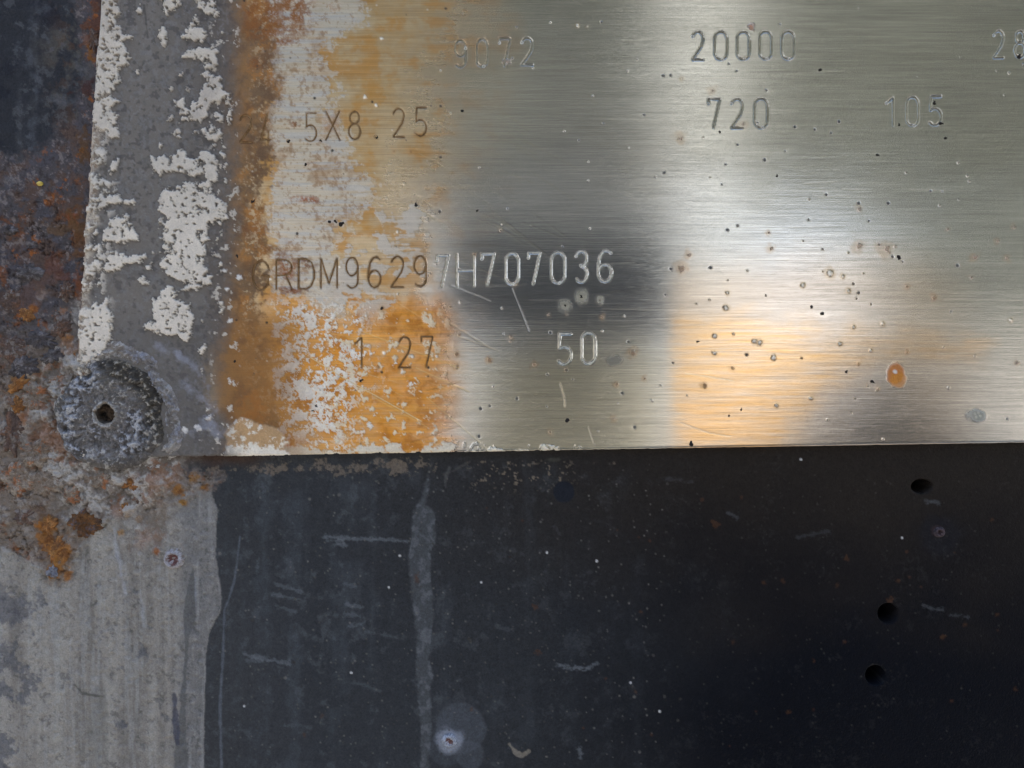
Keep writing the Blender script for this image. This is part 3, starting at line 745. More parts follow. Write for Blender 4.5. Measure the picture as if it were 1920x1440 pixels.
# pale run down the black paint
c = pn.sub(700, 860, 900, 1470)
d = poly_sd(c.X, c.Y, [(800, 890), (806, 905), (797, 948), (814, 962), (816, 1020), (806, 1040), (806, 1075), (808, 1100), (812, 1160), (803, 1240), (810, 1265), (806, 1300), (808, 1360), (802, 1500), (786, 1500), (787, 1380), (778, 1260), (780, 1200), (776, 1160), (768, 1110), (764, 1050), (770, 1000), (774, 962), (790, 935), (793, 915)]) + 5 * c.f(14, 341, 5, .65)
c.mix((1 - ss(-4, 3, d + 3 * c.f(7, 345, 4, .7))) * .68, lin(84, 87, 90), rough=.7, add=-.5)
c.mix((1 - ss(-1.5, 1.5, d)) * ss(.0, .3, c.f(12, 343)) * .5, lin(110, 114, 118))
strip(pn, [(842, 880), (835, 900), (834, 918)], [4, 3, 1], (84, 84, 84), .6, 4)
strip(pn, [(880, 868), (850, 885), (835, 892)], [3, 3, 2], (84, 82, 80), .6, 5)
# thin tide line next to the chalk edge
strip(pn, [(446, 1010), (440, 1060), (436, 1090), (424, 1130), (416, 1150), (414, 1230), (408, 1330), (412, 1480)], [1, 1.5, 1.5, 1.2, 1.5, 2, 2.5, 2], (100, 106, 114), .7, 3)
# beige grit along the underside of the plate
c = pn.sub(300, 850, 1100, 930)
m = ss(.0, .2, c.f(16, 351, 6, .7) + .25 - np.abs(c.Y - 878 + .02 * (c.X - 700)) / 40 - .25 * (1 - ss(420, 620, c.X)) - .5 * ss(790, 860, c.X))
c.mix(m * .65, lin(128, 116, 102), rough=.85, add=-.8)
m = ss(.2, .26, c.f(7, 353, 4, .6) - .06 + .12 * ss(.0, .2, c.f(60, 355))) * ss(860, 900, c.X) * (1 - ss(1040, 1100, c.X)) * ss(862, 870, c.Y) * (1 - ss(900, 935, c.Y))
c.mix(m * .7, lin(128, 116, 100), add=-.8)
m = (1 - ss(860, 886, c.Y + 10 * c.f(20, 357))) * (1 - ss(430, 520, c.X))
c.mix(m * .7, lin(86, 66, 54), rough=.8)
# blotches and faint marks
def pspot(x, y, r, col, k=1.0, soft=1.0, ry=None, nz=.4, rough=.7, add=0.0, cv=None):
    c = (cv or pn).sub(x - r, y - r, x + r, y + r)
    d = ell(c.X, c.Y, x, y, r, ry or r) + r * nz * c.f(max(r * .9, 4), 361, 4, .6)
    c.mix(k * (1 - ss(-soft, soft, d)), lin(*col), rough=rough, add=add)
pspot(862, 1372, 48, (82, 86, 92), .65, 3, nz=.15); pspot(880, 1422, 28, (82, 86, 92), .5, 3, nz=.15); pspot(838, 1410, 34, (80, 84, 90), .4, 4, nz=.2)
pspot(842, 1394, 25, (140, 146, 158), .85, 8, nz=.5)
pspot(1768, 1005, 36, (34, 34, 38), .7, 12, nz=.5); pspot(1765, 1000, 12, (64, 52, 54), .8, 3)
pspot(1058, 925, 20, (34, 38, 46), .9, 1.2, nz=.06, rough=.5, add=.6)
pspot(1036, 865, 12, (74, 74, 66), .7, 2, ry=4)
for (x, y, r) in [(240, 912, 15), (252, 900, 18), (292, 888, 13), (228, 948, 9), (235, 960, 9), (255, 975, 7), (360, 898, 8), (332, 922, 10), (380, 915, 7), (270, 930, 14), (340, 945, 7), (310, 905, 12), (222, 1000, 5), (287, 1037, 6), (88, 988, 14), (85, 1012, 18), (108, 1035, 20), (100, 1070, 18), (120, 1080, 10), (72, 985, 10), (45, 715, 20), (35, 780, 16), (60, 700, 16), (57, 577, 8), (120, 640, 12), (138, 905, 12), (60, 740, 14), (20, 900, 18)]:
    pspot(x, y, r * 1.15, (118, 92, 70), .5, r * .6, nz=1.6, add=-.5); pspot(x, y, r * .9, (150 + (int(x) % 5) * 4, 96 + (int(x) % 7) * 4, 50), .8, 3.5, nz=1.8, add=-1.5); pspot(x + r * .3, y + 2, r * .4, (98, 62, 42), .6, 2.5, nz=1.8)
pspot(285, 960, 22, (112, 92, 70), .5, 9, nz=.8, ry=40)
for (x, y, rx, ry, col) in [(178, 40, 12, 34, (104, 66, 46)), (165, 60, 16, 22, (112, 72, 48)), (164, 92, 10, 11, (146, 96, 34)), (156, 160, 16, 8, (76, 48, 42)), (150, 270, 9, 30, (102, 74, 44)), (145, 440, 10, 60, (112, 80, 54)), (132, 400, 8, 8, (150, 80, 46)),
                            (112, 420, 20, 12, (104, 80, 56)), (95, 500, 24, 16, (110, 74, 60)), (60, 560, 34, 30, (104, 84, 78)), (142, 540, 6, 20, (130, 76, 40))]:
    pspot(x, y, rx, col, .65, 5, ry=ry, nz=2.2, rough=.85, add=-1.5)
# wispy efflorescence on the slate paint
for P in [[(130, 105), (140, 120), (148, 135), (152, 145)], [(50, 60), (45, 110), (62, 180), (55, 260), (60, 300)], [(20, 290), (5, 330), (12, 370)], [(85, 10), (60, 20), (40, 60), (20, 90)], [(100, 190), (150, 180), (168, 190)]]:
    strip(pn, P, [3] * len(P), (96, 100, 108), .35, 26, 7)
# chalk scrapes on the black
SCR = [([(1500, 1010), (1560, 1000)], .2), ([(1250, 900), (1300, 905)], .2), ([(930, 1180), (960, 1186)], .25), ([(602, 1008), (640, 1012), (700, 1014), (760, 1018)], .75), ([(610, 1016), (640, 1020)], .5), ([(620, 1025), (645, 1026)], .6), ([(515, 1100), (560, 1112)], .5), ([(510, 1120), (560, 1128)], .5), ([(515, 1142), (550, 1150)], .4), ([(645, 1100), (662, 1103)], .5),
       ([(650, 1138), (675, 1144)], .5), ([(645, 1155), (672, 1160)], .5), ([(655, 1178), (680, 1174)], .5), ([(455, 1232), (490, 1240), (540, 1250)], .7), ([(460, 1244), (500, 1246)], .5), ([(1046, 1253), (1080, 1259), (1108, 1258), (1120, 1250)], .8),
       ([(1088, 1408), (1090, 1426)], .7), ([(685, 1188), (740, 1200)], .35), ([(660, 1285), (710, 1300)], .3), ([(1740, 1142), (1775, 1150)], .35), ([(1790, 1158), (1820, 1162)], .3), ([(1740, 942), (1766, 946)], .4), ([(535, 1365), (580, 1370)], .3), ([(480, 1055), (478, 1075)], .4), ([(1370, 965), (1386, 975)], .35)]
for P, k in SCR:
    xs_ = [p[0] for p in P]; ys_ = [p[1] for p in P]
    c = pn.sub(min(xs_), min(ys_), max(xs_), max(ys_)); d = line_d(c.X, c.Y, P)
    c.mix(k * .55 * (1 - ss(.3, 5.5, d + 9 * c.f(8, 371, 4, .7, sy=4))), lin(122, 128, 134), rough=.8, add=-.2)
strip(pn, [(955, 1402), (966, 1418), (978, 1424), (992, 1416)], [3, 4, 4, 3], (124, 118, 108), .9, 5, 1.2)
# scattered grains, denser on the left and under the plate
rng = np.random.default_rng(23)
for i in range(1800):
    x = rng.uniform(380, 1920); y = rng.uniform(866, 1440)
    if rng.random() < (x - 400) / 2300: continue
    b = rng.uniform(60, 118); q = rng.random()
    r = rng.uniform(.9, 2.0) + (1.6 if q > .98 else 0)
    if x > 1250: b *= .6
    pspot(x, y, r, (b, b * .98, b * .94), .75, .9, add=-.3)
for (x, y) in [(748, 1046), (727, 1106), (902, 1096), (656, 1267), (454, 1330), (1026, 1040), (1120, 1056), (1184, 1286), (1239, 1340), (1506, 864), (1697, 1012)]:
    pspot(x, y, 2.2, (200, 200, 200), 1, .9, add=-.5)
for i in range(22):
    x = rng.uniform(860, 1915); y = rng.uniform(900, 1440)
    pspot(x, y, rng.uniform(1.5, 4), (84, 56, 42), .45, 1.6, nz=1.1)
for (x, y, r) in [(1004, 1142, 8), (1010, 1228, 9), (1203, 1152, 5), (1345, 986, 11), (1194, 1303, 5), (1592, 1050, 7), (1472, 1094, 6), (1436, 1097, 5), (1575, 1103, 6), (1690, 1093, 6), (1676, 1130, 9), (1530, 1246, 5), (1816, 1176, 6), (1775, 1200, 8), (1483, 1341, 6), (1911, 1298, 6), (1867, 978, 4), (600, 1348, 5), (567, 1385, 5), (780, 1082, 6), (780, 1092, 7), (1378, 1210, 9), (1876, 1158, 5)]:
    pspot(x, y, r * .6, (92, 62, 42), .45, 2.6, nz=1.8)
pn.mix(ss(.2, .3, f4 + .5 * f3) * ss(.0, .3, f2 + .4 * f1) * .10 * (1 - ru) * (1 - ch_), lin(84, 84, 84), rough=.8)
# pale crust round the rivet
rr = np.hypot(X - 212, (Y - 778) * .9)
cm = (1 - ss(120, 215, rr + 150 * f2)) * (1 - ss(330, 400, X))
pn.mix(cm * .75, lin(146, 141, 135), rough=.9)
pn.mix(cm * ss(.04, .14, f3 + .5 * f4) * .7, lin(186, 182, 176)); pn.mix(cm * ss(.06, .2, -f3 - .4 * f4) * .6, lin(98, 88, 80))
pn.mix(cm * ss(.08, .2, pn.f(36, 265, 6, .7)) * .7, lin(134, 92, 64))
pn.D -= np.clip(1 - (rr - 100) / 70, 0, 1) * ss(60, 90, rr) * (7 + 10 * f3)
pn.D[np.hypot(X - 200, Y - 776) < 62] = 30
# drilled holes
HOLES = [(1671, 1155, 20, 20), (1647, 1272, 19.5, 19.5), (1735, 915, 21, 14)]
for (x, y, rx, ry) in HOLES:
    c = pn.sub(x - 30, y - 30, x + 30, y + 30)
    u, v = (c.X - x) / rx, (c.Y - y) / ry; q = np.hypot(u, v)
    snap = (np.abs(q - 1) < 1.0 / min(rx, ry)); qq = np.where(snap, 1 / np.maximum(q, 1e-6), 1)
    c.X[snap] = x + (u * qq)[snap] * rx; c.Y[snap] = y + (v * qq)[snap] * ry
    ins = (q < 1) & ~snap
    c.D[ins] = 300
    c.C[ins] = lin(4, 4, 4)  # hole interior coloured black to stand for its shade
    c.D += np.where(~ins, .8 * np.clip(1 - (q - 1) * 7, 0, 1), 0)
# thin out what the plate hides
xc = .5 * (xs[1:] + xs[:-1]); yc = .5 * (ys[1:] + ys[:-1])
XX, YY = np.meshgrid(xc, yc)
keep = ~((XX > 235) & (XX < 1950) & (YY < 812 ) & (YY > -30))
keep &= ~((XX > 1950) & (XX < 2350) & (YY < 812) & (YY > -440)) if False else True
panel = empty('steel_panel', 960, 1465, 12)
tag(panel, 'dark painted steel panel with drilled holes and chalky rusted left side, behind the plate', 'panel')
link('panel_sheet', grid_mesh('panel_sheet', pn, keep), M_PANEL, panel)
# closed backing that shuts the plate area and the drilled holes off from behind
M_BACK = plain('dark_steel_back', lin(30, 30, 32), rough=.7, nscale=300)
def boxmesh(name, x0, x1, d0, d1, y0, y1):
    a, b = (x0 - CX) * PX, (x1 - CX) * PX; c, d = d0 * PX, d1 * PX; e, f = (CY - y1) * PX, (CY - y0) * PX
    V = [(a, c, e), (b, c, e), (b, d, e), (a, d, e), (a, c, f), (b, c, f), (b, d, f), (a, d, f)]
    F = [(0, 1, 5, 4), (1, 2, 6, 5), (2, 3, 7, 6), (3, 0, 4, 7), (4, 5, 6, 7), (3, 2, 1, 0)]
    me = bpy.data.meshes.new(name); me.from_pydata(V, [], F); me.update(); return me
link('panel_back', boxmesh('panel_back', -60000, 60000, 310, 340, -26000, 7000), M_BACK, panel)
link('panel_backing_strip', boxmesh('panel_backing_strip', 225, 1955, 16, 24, -40, 822), M_BACK, panel)

# ------------------------------------------------------------------ lumps built on polar grids
def polar(cx, cy, rx, ry, nr, na, ang=0, out=0.25, seed=1, r0=0.0, nlow=3.0):
    t = np.linspace(r0, 1, nr)[:, None]; a = np.linspace(0, 2 * np.pi, na, endpoint=False)[None, :]
    # wobbly outline
    w = 1 + out * (fbm(np.cos(a) * nlow + 5, np.sin(a) * nlow + 5, 1.6, seed, 4))
    u = t * rx * w * np.cos(a); v = t * ry * w * np.sin(a)
    c, s = math.cos(radians(ang)), math.sin(radians(ang))
    return cx + u * c - v * s, cy + u * s + v * c, t + 0 * a

def scab(cx, cy, rx, ry, h, cols, ang=0, seed=1, base=PD, parent=panel, name='rust_flake', out=.8, edge=.86, nz=.5, mat=None):
    na = int(max(24, 2.2 * (rx + ry))); nr = int(max(8, min(rx, ry) / 1.7))
    X, Y, T = polar(cx, cy, rx, ry, nr, na, ang, out, seed, nlow=4.5)
    c = Canvas(X, Y, lin(*cols[0]), 0.0, .85)
    n = c.f(max(6, rx * .5), seed + 3, 5, .65); n2 = c.f(max(4, rx * .2), seed + 9, 4, .7)
    c.mix(ss(-.05, .2, n) * .8, lin(*cols[1])); c.mix(ss(.05, .2, n2) * .7, lin(*cols[2]))
    if len(cols) > 3: c.mix(ss(.1, .25, c.f(max(5, rx * .4), seed + 17, 5, .7)) * .85, lin(*cols[3]))
    dome = np.sqrt(np.clip(1 - T ** 5, 0, 1))
    c.D[:] = base + 5 - (h + 5) * dome * (1 + nz * n + .35 * nz * n2) 
    return link(name, grid_mesh(name, c, closed=True), mat or M_RUST, parent)

GR = [(84, 80, 82), (104, 100, 100), (60, 54, 54), (128, 124, 126)]
BR = [(100, 84, 76), (118, 88, 70), (80, 66, 62), (134, 128, 124)]
OR = [(134, 94, 58), (156, 104, 56), (100, 72, 52), (176, 130, 80)]
CR = [(134, 122, 110), (156, 146, 134), (112, 92, 76), (162, 104, 66)]
for i, a in enumerate([
    (72, 636, 32, 20, 9, GR, 10), (112, 612, 22, 24, 8, BR, 40), (38, 690, 30, 26, 7, GR, -30), (95, 668, 26, 14, 8, GR, -20), (18, 655, 24, 26, 6, BR, 0),
    (60, 742, 30, 30, 8, CR, 60), (20, 810, 26, 42, 7, BR, 10), (62, 850, 34, 26, 9, CR, -20), (28, 722, 22, 14, 9, OR, -40), (22, 900, 30, 30, 6, CR, 20),
    (80, 905, 36, 26, 7, CR, 20), (152, 985, 27, 24, 10, [(104, 72, 44), (132, 88, 44), (74, 62, 56), (96, 92, 100)], 0), (95, 1074, 12, 15, 9, [(126, 128, 138), (150, 152, 160), (100, 98, 108)], 20),
    (100, 1032, 26, 26, 6, OR, 60), (85, 985, 16, 20, 6, OR, 0), (130, 930, 24, 18, 7, CR, 30), (14, 560, 20, 26, 6, BR, 0), (120, 545, 18, 24, 6, BR, 20), (50, 510, 26, 16, 5, GR, 10),
    (12, 430, 14, 10, 5, GR, 10), (245, 905, 26, 18, 5, OR, -20), (292, 888, 12, 9, 4, OR, 10), (230, 955, 12, 12, 4, OR, 0), (330, 918, 16, 10, 3, OR, -30), (358, 897, 7, 6, 3, OR, 0),
    (40, 975, 22, 18, 5, BR, 0), (110, 715, 26, 18, 6, CR, -30), (135, 668, 10, 10, 6, OR, 0), (45, 590, 16, 14, 6, OR, 30), (170, 70, 12, 26, 4, BR, 5), (30, 760, 14, 18, 8, OR, 20),
    (186, 905, 40, 16, 6, CR, 4), (262, 935, 20, 14, 4, BR, -30)]):
    scab(*a[:6], ang=a[6], seed=400 + i * 7)

# small craters (paint blisters round corroded spots)
def crater(cx, cy, r, h, cols, seed, name='blister', mat=None):
    X, Y, T = polar(cx, cy, r, r * .92, 16, 60, 0, .12, seed)
    c = Canvas(X, Y, lin(*cols[0]), 0.0, .7)
    n = c.f(6, seed + 2, 4, .7)
    c.mix(ss(.15, .7, T + .8 * n) * (1 - ss(.7, .95, T + .6 * n)) , lin(*cols[1])); c.mix((1 - ss(.3, .55, T + .5 * n)), lin(*cols[2]))
    c.mix(ss(.05, .25, n) * .7, lin(*cols[3]))
    prof = np.interp(T.ravel(), [0, .3, .62, .85, 1], [-.1, .0, 1, .5, -.6]).reshape(T.shape)
    c.D[:] = PD - 2.5 - h * prof * (1 + .5 * n) - 2.5 * n * (1 - T)
    return link(name, grid_mesh(name, c, closed=True), mat or M_RUST, panel)
crater(322, 1051, 22, 7, [(128, 116, 102), (172, 170, 176), (112, 74, 72), (196, 196, 204)], 601)
crater(842, 1394, 15, 3.5, [(116, 122, 134), (166, 172, 184), (108, 76, 70), (190, 196, 206)], 611)
crater(1767, 1001, 11, 3, [(40, 38, 42), (74, 62, 66), (50, 30, 32), (92, 80, 84)], 621)

# ------------------------------------------------------------------ the rivet in the plate corner
RX, RY = 210, 778
riv = empty('rivet', RX, RY, 0)
tag(riv, 'corroded grey rivet with a hollow centre at the lower left corner of the data plate', 'rivet')
X, Y, T = polar(RX, RY, 106, 104, 84, 380, 0, .12, 701, r0=.17)
# centre the bore at (199, 775)
X -= (1 - T) * 12; Y -= (1 - T) * 3
jb = fbm(X, Y, 9, 705, 4, .7) * np.clip(1 - (T - .17) / .08, 0, 1)
X += jb * 7; Y += jb * 5
c = Canvas(X, Y, lin(118, 114, 112), metal=.1, rough=.62)
n1 = c.f(50, 703, 6, .6); n2 = c.f(18, 707, 5, .65); n3 = c.f(7, 709, 4, .7)
c.mix(ss(-.05, .25, n1) * .6, lin(138, 135, 132))
c.mix(ss(.0, .2, n2 + .3 * n3) * .45, lin(66, 62, 58))
# bluish white bloom patches
def bloom(P, w, k=.9, th=.0):
    d = line_d(X, Y, P)
    m = (1 - ss(w * .5, w * 1.4, d + w * 1.4 * n2)) * ss(-.16, .1, n3 + .5 * n2)
    c.mix(k * m, lin(156, 161, 172), metal=0, rough=.8, add=-2)
    c.mix(k * m * ss(.05, .25, n3) * .6, lin(206, 208, 214))
bloom([(150, 690), (175, 712), (150, 728), (135, 760), (125, 790), (122, 830), (140, 850)], 17)
bloom([(128, 745), (140, 735), (180, 700), (190, 690)], 13)
bloom([(255, 780), (270, 795), (262, 815), (290, 800), (268, 830), (245, 840), (235, 822)], 14)
bloom([(260, 715), (250, 708)], 6); bloom([(255, 845), (262, 860)], 8, .6)
bloom([(180, 800), (185, 812)], 7, .6); bloom([(150, 850), (200, 850)], 9, .5)
# dirt in the upper right quadrant and along the rim
m = ss(.72, .95, T + .35 * n2) * ss(-.1, .1, n3 + .3)
c.mix(m * .35, lin(70, 66, 60), rough=.85)
ur = (1 - ss(20, 70, line_d(X, Y, [(235, 702), (270, 705), (300, 730), (306, 770), (300, 790)]) + 60 * n2)) * ss(.55, .7, T)
c.mix(ur * .85, lin(58, 54, 46), rough=.9)
c.mix(ur * ss(.08, .2, n3) * .7, lin(140, 130, 112))
c.mix(ss(.22, .3, n3 + .3 * n2) * .6, lin(190, 186, 178))
rimh = np.sqrt(np.clip(1 - np.clip((T - .84) / .16, 0, 1) ** 2.2, 0, 1))
c.D += -(6 * rimh) + 6 * (1 - rimh) - 4 * n1 - 7 * n2 - 5 * n3
c.mix(ss(.08, .24, -n2 - .4 * n3) * .5, lin(60, 56, 54))
# raised rim of the bore
c.D -= 3.5 * np.exp(-((T - .215) / .03) ** 2)
c.mix((1 - ss(.19, .25, T + .05 * n2)) * .8, lin(150, 142, 130))
c.mix(np.exp(-((T - .215) / .018) ** 2) * ss(-.1, .1, n3) * .7, lin(196, 196, 196))
# notches
for (x, y, rx, ry, dp) in [(163, 700, 15, 9, 9), (97, 788, 9, 16, 10), (290, 765, 6, 6, 8), (308, 778, 7, 24, 8), (262, 722, 8, 6, 5), (302, 733, 14, 16, 4), (126, 803, 6, 5, 5), (285, 795, 5, 5, 4)]:
    q = ell(X, Y, x, y, rx, ry); m = 1 - ss(-4, 3, q)
    c.D += dp * m; c.mix(m * .8, lin(44, 40, 36))
link('rivet_head', grid_mesh('rivet_head', c, closed=True), M_CORR, riv)
# bore wall and plug
X2, Y2, T2 = polar(198, 775, 20, 20, 26, 120, 0, .10, 701)
c2 = Canvas(X2, Y2, lin(74, 62, 54), 0, .85)
q1 = c2.f(10, 721, 5, .65)
c2.D[:] = -2 + 15 * (1 - ss(.80, 1.0, T2)) - 10 * q1 * (1 - ss(.7, .95, T2))
c2.mix(ss(-.05, .15, q1), lin(96, 80, 66)); c2.mix(ss(.1, .2, -q1), lin(24, 20, 18)); c2.mix(ss(.8, .95, T2) * .7, lin(118, 110, 100))
link('rivet_bore', grid_mesh('rivet_bore', c2, closed=True), M_CORR, riv)
# crumbling corrosion collar round the head
X3, Y3, T3 = polar(RX + 2, RY, 136, 132, 60, 460, 0, .34, 731, r0=.70)
c3 = Canvas(X3, Y3, lin(140, 132, 124), 0, .85)
n1 = c3.f(40, 733, 6, .6); n2 = c3.f(14, 737, 5, .68); n3 = c3.f(6, 739, 4, .7)
c3.mix(ss(-.1, .2, n1), lin(164, 160, 156)); c3.mix(ss(.1, .25, n2) * .6, lin(96, 88, 80))
c3.mix(ss(.1, .22, n3 + .3 * n2) * .7, lin(206, 204, 202))
c3.mix(ss(.12, .3, T3 * 0 + c3.f(24, 741, 5, .7)) * .5, lin(180, 178, 176))
onp = ss(210, 260, X3) * (1 - ss(820, 850, Y3))
c3.mix(onp * .5, lin(112, 110, 110)); c3.mix(onp * ss(.05, .2, n2) * .6, lin(150, 154, 168))
lf = (1 - ss(110, 150, X3)) * ss(0, .2, n1)
c3.mix(lf * .7, lin(142, 104, 78))
basep = np.where((X3 > 150) & (Y3 < 852), 1.0, 12.0)
basep = 1.5 + 11 * (1 - ss(125, 165, X3) * (1 - ss(838, 862, Y3)))
t = (T3 - .72) / .28
ridge = np.interp(t.ravel(), [0, .18, .4, .75, 1], [-4, 2, 6, 3.5, -3]).reshape(t.shape)
c3.D[:] = basep - ridge * (1 + .9 * n1) - 9 * n2 * (1 - t ** 3) - 6 * n3 * (1 - t ** 3)
link('corrosion_collar', grid_mesh('corrosion_collar', c3, closed=True), M_CORR, riv)

# yellow crumb on the slate paint
cr = scab(69, 343, 6.5, 5, 5, [(214, 190, 92), (232, 214, 140), (180, 150, 60)], seed=901, base=11, parent=None, name='paint_crumb', out=.3)
tag(cr, 'tiny yellow crumb stuck on the dark rusty paint left of the plate', 'crumb')

# ------------------------------------------------------------------ unseen yard, and things invented behind the camera for the plate to mirror
GZ = -1.08
M_GROUND = plain('pale_sandy_gravel', (0.235, 0.215, 0.19), rough=.95, nscale=6, var=.25)
me = bpy.data.meshes.new('ground')
me.from_pydata([(-900, -900, GZ), (900, -900, GZ), (900, 900, GZ), (-900, 900, GZ)], [], [(0, 1, 2, 3)]); me.update()
tag(link('ground', me, M_GROUND), kind='structure')

M_COAT = plain('pale_khaki_coat', (0.62, 0.61, 0.52), rough=.9, nscale=30)
M_SKIN = plain('skin', (0.45, 0.28, 0.2), rough=.6)
def skin_body(name, joints, edges, mat, parent):
    me = bpy.data.meshes.new(name)
    me.from_pydata([j[0] for j in joints], edges, []); me.update()
    o = bpy.data.objects.new(name, me); COL.objects.link(o); o.parent = parent
    md = o.modifiers.new('skin', 'SKIN')
    for i, j in enumerate(joints):
        me.skin_vertices[0].data[i].radius = j[1] if isinstance(j[1], tuple) else (j[1], j[1])
    me.skin_vertices[0].data[0].use_root = True
    s_ = o.modifiers.new('sub', 'SUBSURF'); s_.levels = 1; s_.render_levels = 2
    me.materials.append(mat); return o
per = bpy.data.objects.new('added_person', None); COL.objects.link(per); per.location = (0.09, -1.5, GZ)  # unseen figure, added to make the greyish column in the plate's reflection
tag(per, 'standing figure in pale khaki hooded coat, added out of view to reflect in the plate', 'added_person')
skel = bpy.data.meshes.new('tmp') if False else None
J = [((0, 0, .92), (.16, .11)), ((0, 0, 1.15), (.15, .10)), ((0, 0, 1.38), (.17, .10)), ((0, 0, 1.47), (.06, .06)),
     ((.17, .0, 1.40), .07), ((.22, .05, 1.15), .05), ((.14, .28, 1.12), .035),
     ((-.17, .0, 1.40), .07), ((-.22, .05, 1.15), .05), ((-.08, .28, 1.12), .035),
     ((.10, 0, .85), .09), ((.11, .02, .47), .065), ((.12, 0, .06), .05), ((.12, .12, .04), .04),
     ((-.10, 0, .85), .09), ((-.11, .02, .47), .065), ((-.12, 0, .06), .05), ((-.12, .12, .04), .04)]
E = [(0, 1), (1, 2), (2, 3), (2, 4), (4, 5), (5, 6), (2, 7), (7, 8), (8, 9), (0, 10), (10, 11), (11, 12), (12, 13), (0, 14), (14, 15), (15, 16), (16, 17)]
J = [(Vector(p), r) for p, r in J]
body = skin_body('added_person_body', J, E, M_COAT, per)
Jh = [(Vector((0, .0, 1.50)), (.055, .06)), (Vector((0, .01, 1.58)), (.075, .09)), (Vector((0, .01, 1.66)), (.07, .085))]
skin_body('added_person_hood', Jh, [(0, 1), (1, 2)], M_COAT, per)

# unseen pale wall, added to give the plate a light reflected band
M_ADDED_WALL = plain('added_wall_render', (0.27, 0.30, 0.355), rough=.9, nscale=2, var=.08)
def solid(name, x0, x1, y0, y1, z0, z1, mat, parent=None):
    V = [(x, y, z) for z in (z0, z1) for (x, y) in ((x0, y0), (x1, y0), (x1, y1), (x0, y1))]
    F = [(0, 1, 2, 3)[::-1], (4, 5, 6, 7), (0, 1, 5, 4), (1, 2, 6, 5), (2, 3, 7, 6), (3, 0, 4, 7)]
    me = bpy.data.meshes.new(name); me.from_pydata(V, [], F); me.update()
    return link(name, me, mat, parent)
wall = empty('wall'); wall.location = (0, -12, GZ)  # added wall, out of view, only for the plate to reflect
tag(wall, 'pale wall with a coping, added out of view to reflect in the plate', 'wall')
solid('added_wall_face', -30, 5.4, -12.3, -12.0, GZ, 1.05, M_ADDED_WALL, wall)
solid('added_wall_coping', -30.05, 5.45, -12.35, -11.95, 1.053, 1.13, M_ADDED_WALL, wall)
M_LEAF = plain('added_tree_foliage', (0.132, 0.142, 0.12), rough=.7, nscale=3, var=.5)
r = np.random.default_rng(77)
nl = 60000
cx_ = r.uniform(-34, 34, nl); cz_ = r.uniform(0, 1, nl) ** .9 * (14.5 + 1.5 * np.sin(cx_ * .55) + .8 * np.sin(cx_ * 1.7)) * (1 - .8 * np.exp(-((cx_ - 4.6) / .8) ** 2)); cy_ = -20 + r.normal(0, 1.6, nl)
cen = np.stack([cx_, cy_, cz_ + GZ], 1); a = r.normal(size=(nl, 3)); b = r.normal(size=(nl, 3))
a *= .36 / np.linalg.norm(a, axis=1)[:, None]; b *= .22 / np.linalg.norm(b, axis=1)[:, None]
co = np.stack([cen - a - b, cen + a - b, cen + a + b, cen - a + b], 1).reshape(-1, 3)
me = bpy.data.meshes.new('added_tree_belt'); me.from_pydata(co.tolist(), [], np.arange(nl * 4).reshape(-1, 4).tolist()); me.update()
tag(link('added_tree_belt', me, M_LEAF), kind='stuff')  # unseen trees, added for the olive tone high in the reflection

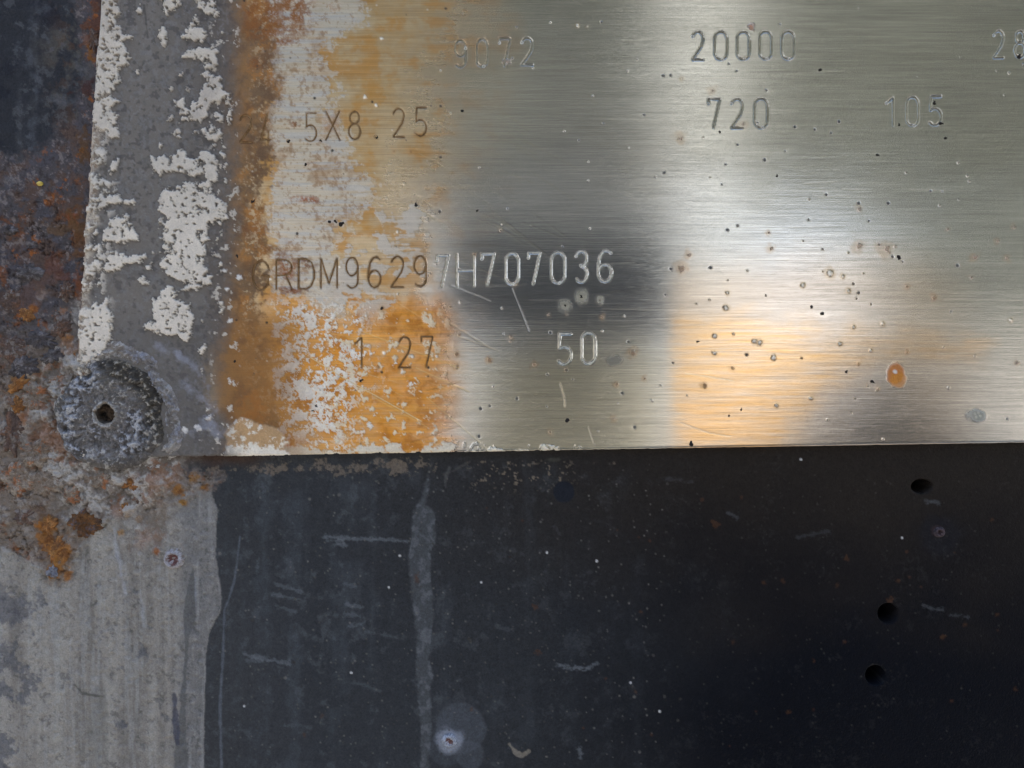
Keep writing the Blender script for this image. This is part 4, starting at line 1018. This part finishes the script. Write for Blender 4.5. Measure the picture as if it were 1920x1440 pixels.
pil = empty('added_pillar'); pil.location = (2.6, -11, GZ)  # made-up pillar, added for a pale vertical streak in the reflection
tag(pil, 'tall square pillar, added out of view to reflect as a pale column', 'pillar')
M_CONC = plain('added_pillar_concrete', (0.225, 0.235, 0.24), rough=.9, nscale=3, var=.12)
solid('added_pillar_shaft', 2.15, 3.05, -11.45, -10.55, GZ, 9.0, M_CONC, pil)
solid('added_pillar_plinth', 2.05, 3.15, -11.55, -10.45, GZ - .01, GZ + .35, M_CONC, pil)
shr = empty('added_shrub'); shr.location = (1.51, -3.0, GZ)  # unseen bush, added so its dark reflection notches the warm area
tag(shr, 'rounded dark green bush, added out of view to darken the reflection', 'added_shrub')
nl = 9000
th = r.uniform(0, 2 * np.pi, nl); ph_ = np.arccos(r.uniform(0, 1, nl)); q = r.uniform(.6, 1, nl)
cen = np.stack([1.51 + (.46 * q * np.sin(ph_) * np.cos(th) - .02), -3 + .38 * q * np.sin(ph_) * np.sin(th), GZ + .02 + 0.86 * q * np.cos(ph_)], 1)
a = r.normal(size=(nl, 3)); b = r.normal(size=(nl, 3)); a *= .035 / np.linalg.norm(a, axis=1)[:, None]; b *= .022 / np.linalg.norm(b, axis=1)[:, None]
co = np.stack([cen - a - b, cen + a - b, cen + a + b, cen - a + b], 1).reshape(-1, 3)
me = bpy.data.meshes.new('foliage'); me.from_pydata(co.tolist(), [], np.arange(nl * 4).reshape(-1, 4).tolist()); me.update()
link('foliage', me, plain('added_shrub_leaf', (0.035, 0.042, 0.035), rough=.7, nscale=20, var=.3), shr)['kind'] = 'stuff'

# unseen camera slab, added for the dark band in the reflection
M_BLACK = plain('added_camera_slate', (0.075, 0.08, 0.10), rough=.5)
ph = bpy.data.objects.new('added_camera', None); COL.objects.link(ph); ph.location = (0.0172, -0.172, 0.0195)
tag(ph, 'small matt slate camera, added out of view as a dark reflected band', 'camera')
def rbox(name, sx, sy, sz, r, mat, parent, off=(0, 0, 0)):
    import bmesh
    bm = bmesh.new(); bmesh.ops.create_cube(bm, size=1.0)
    for v in bm.verts: v.co = Vector((v.co.x * sx, v.co.y * sy, v.co.z * sz)) + Vector(off)
    bmesh.ops.bevel(bm, geom=bm.edges[:], offset=r, segments=3, affect='EDGES')
    me = bpy.data.meshes.new(name); bm.to_mesh(me); bm.free()
    o = bpy.data.objects.new(name, me); COL.objects.link(o); me.materials.append(mat); o.parent = parent; return o
rbox('added_camera_body', .100, .008, .038, .0035, M_BLACK, ph)
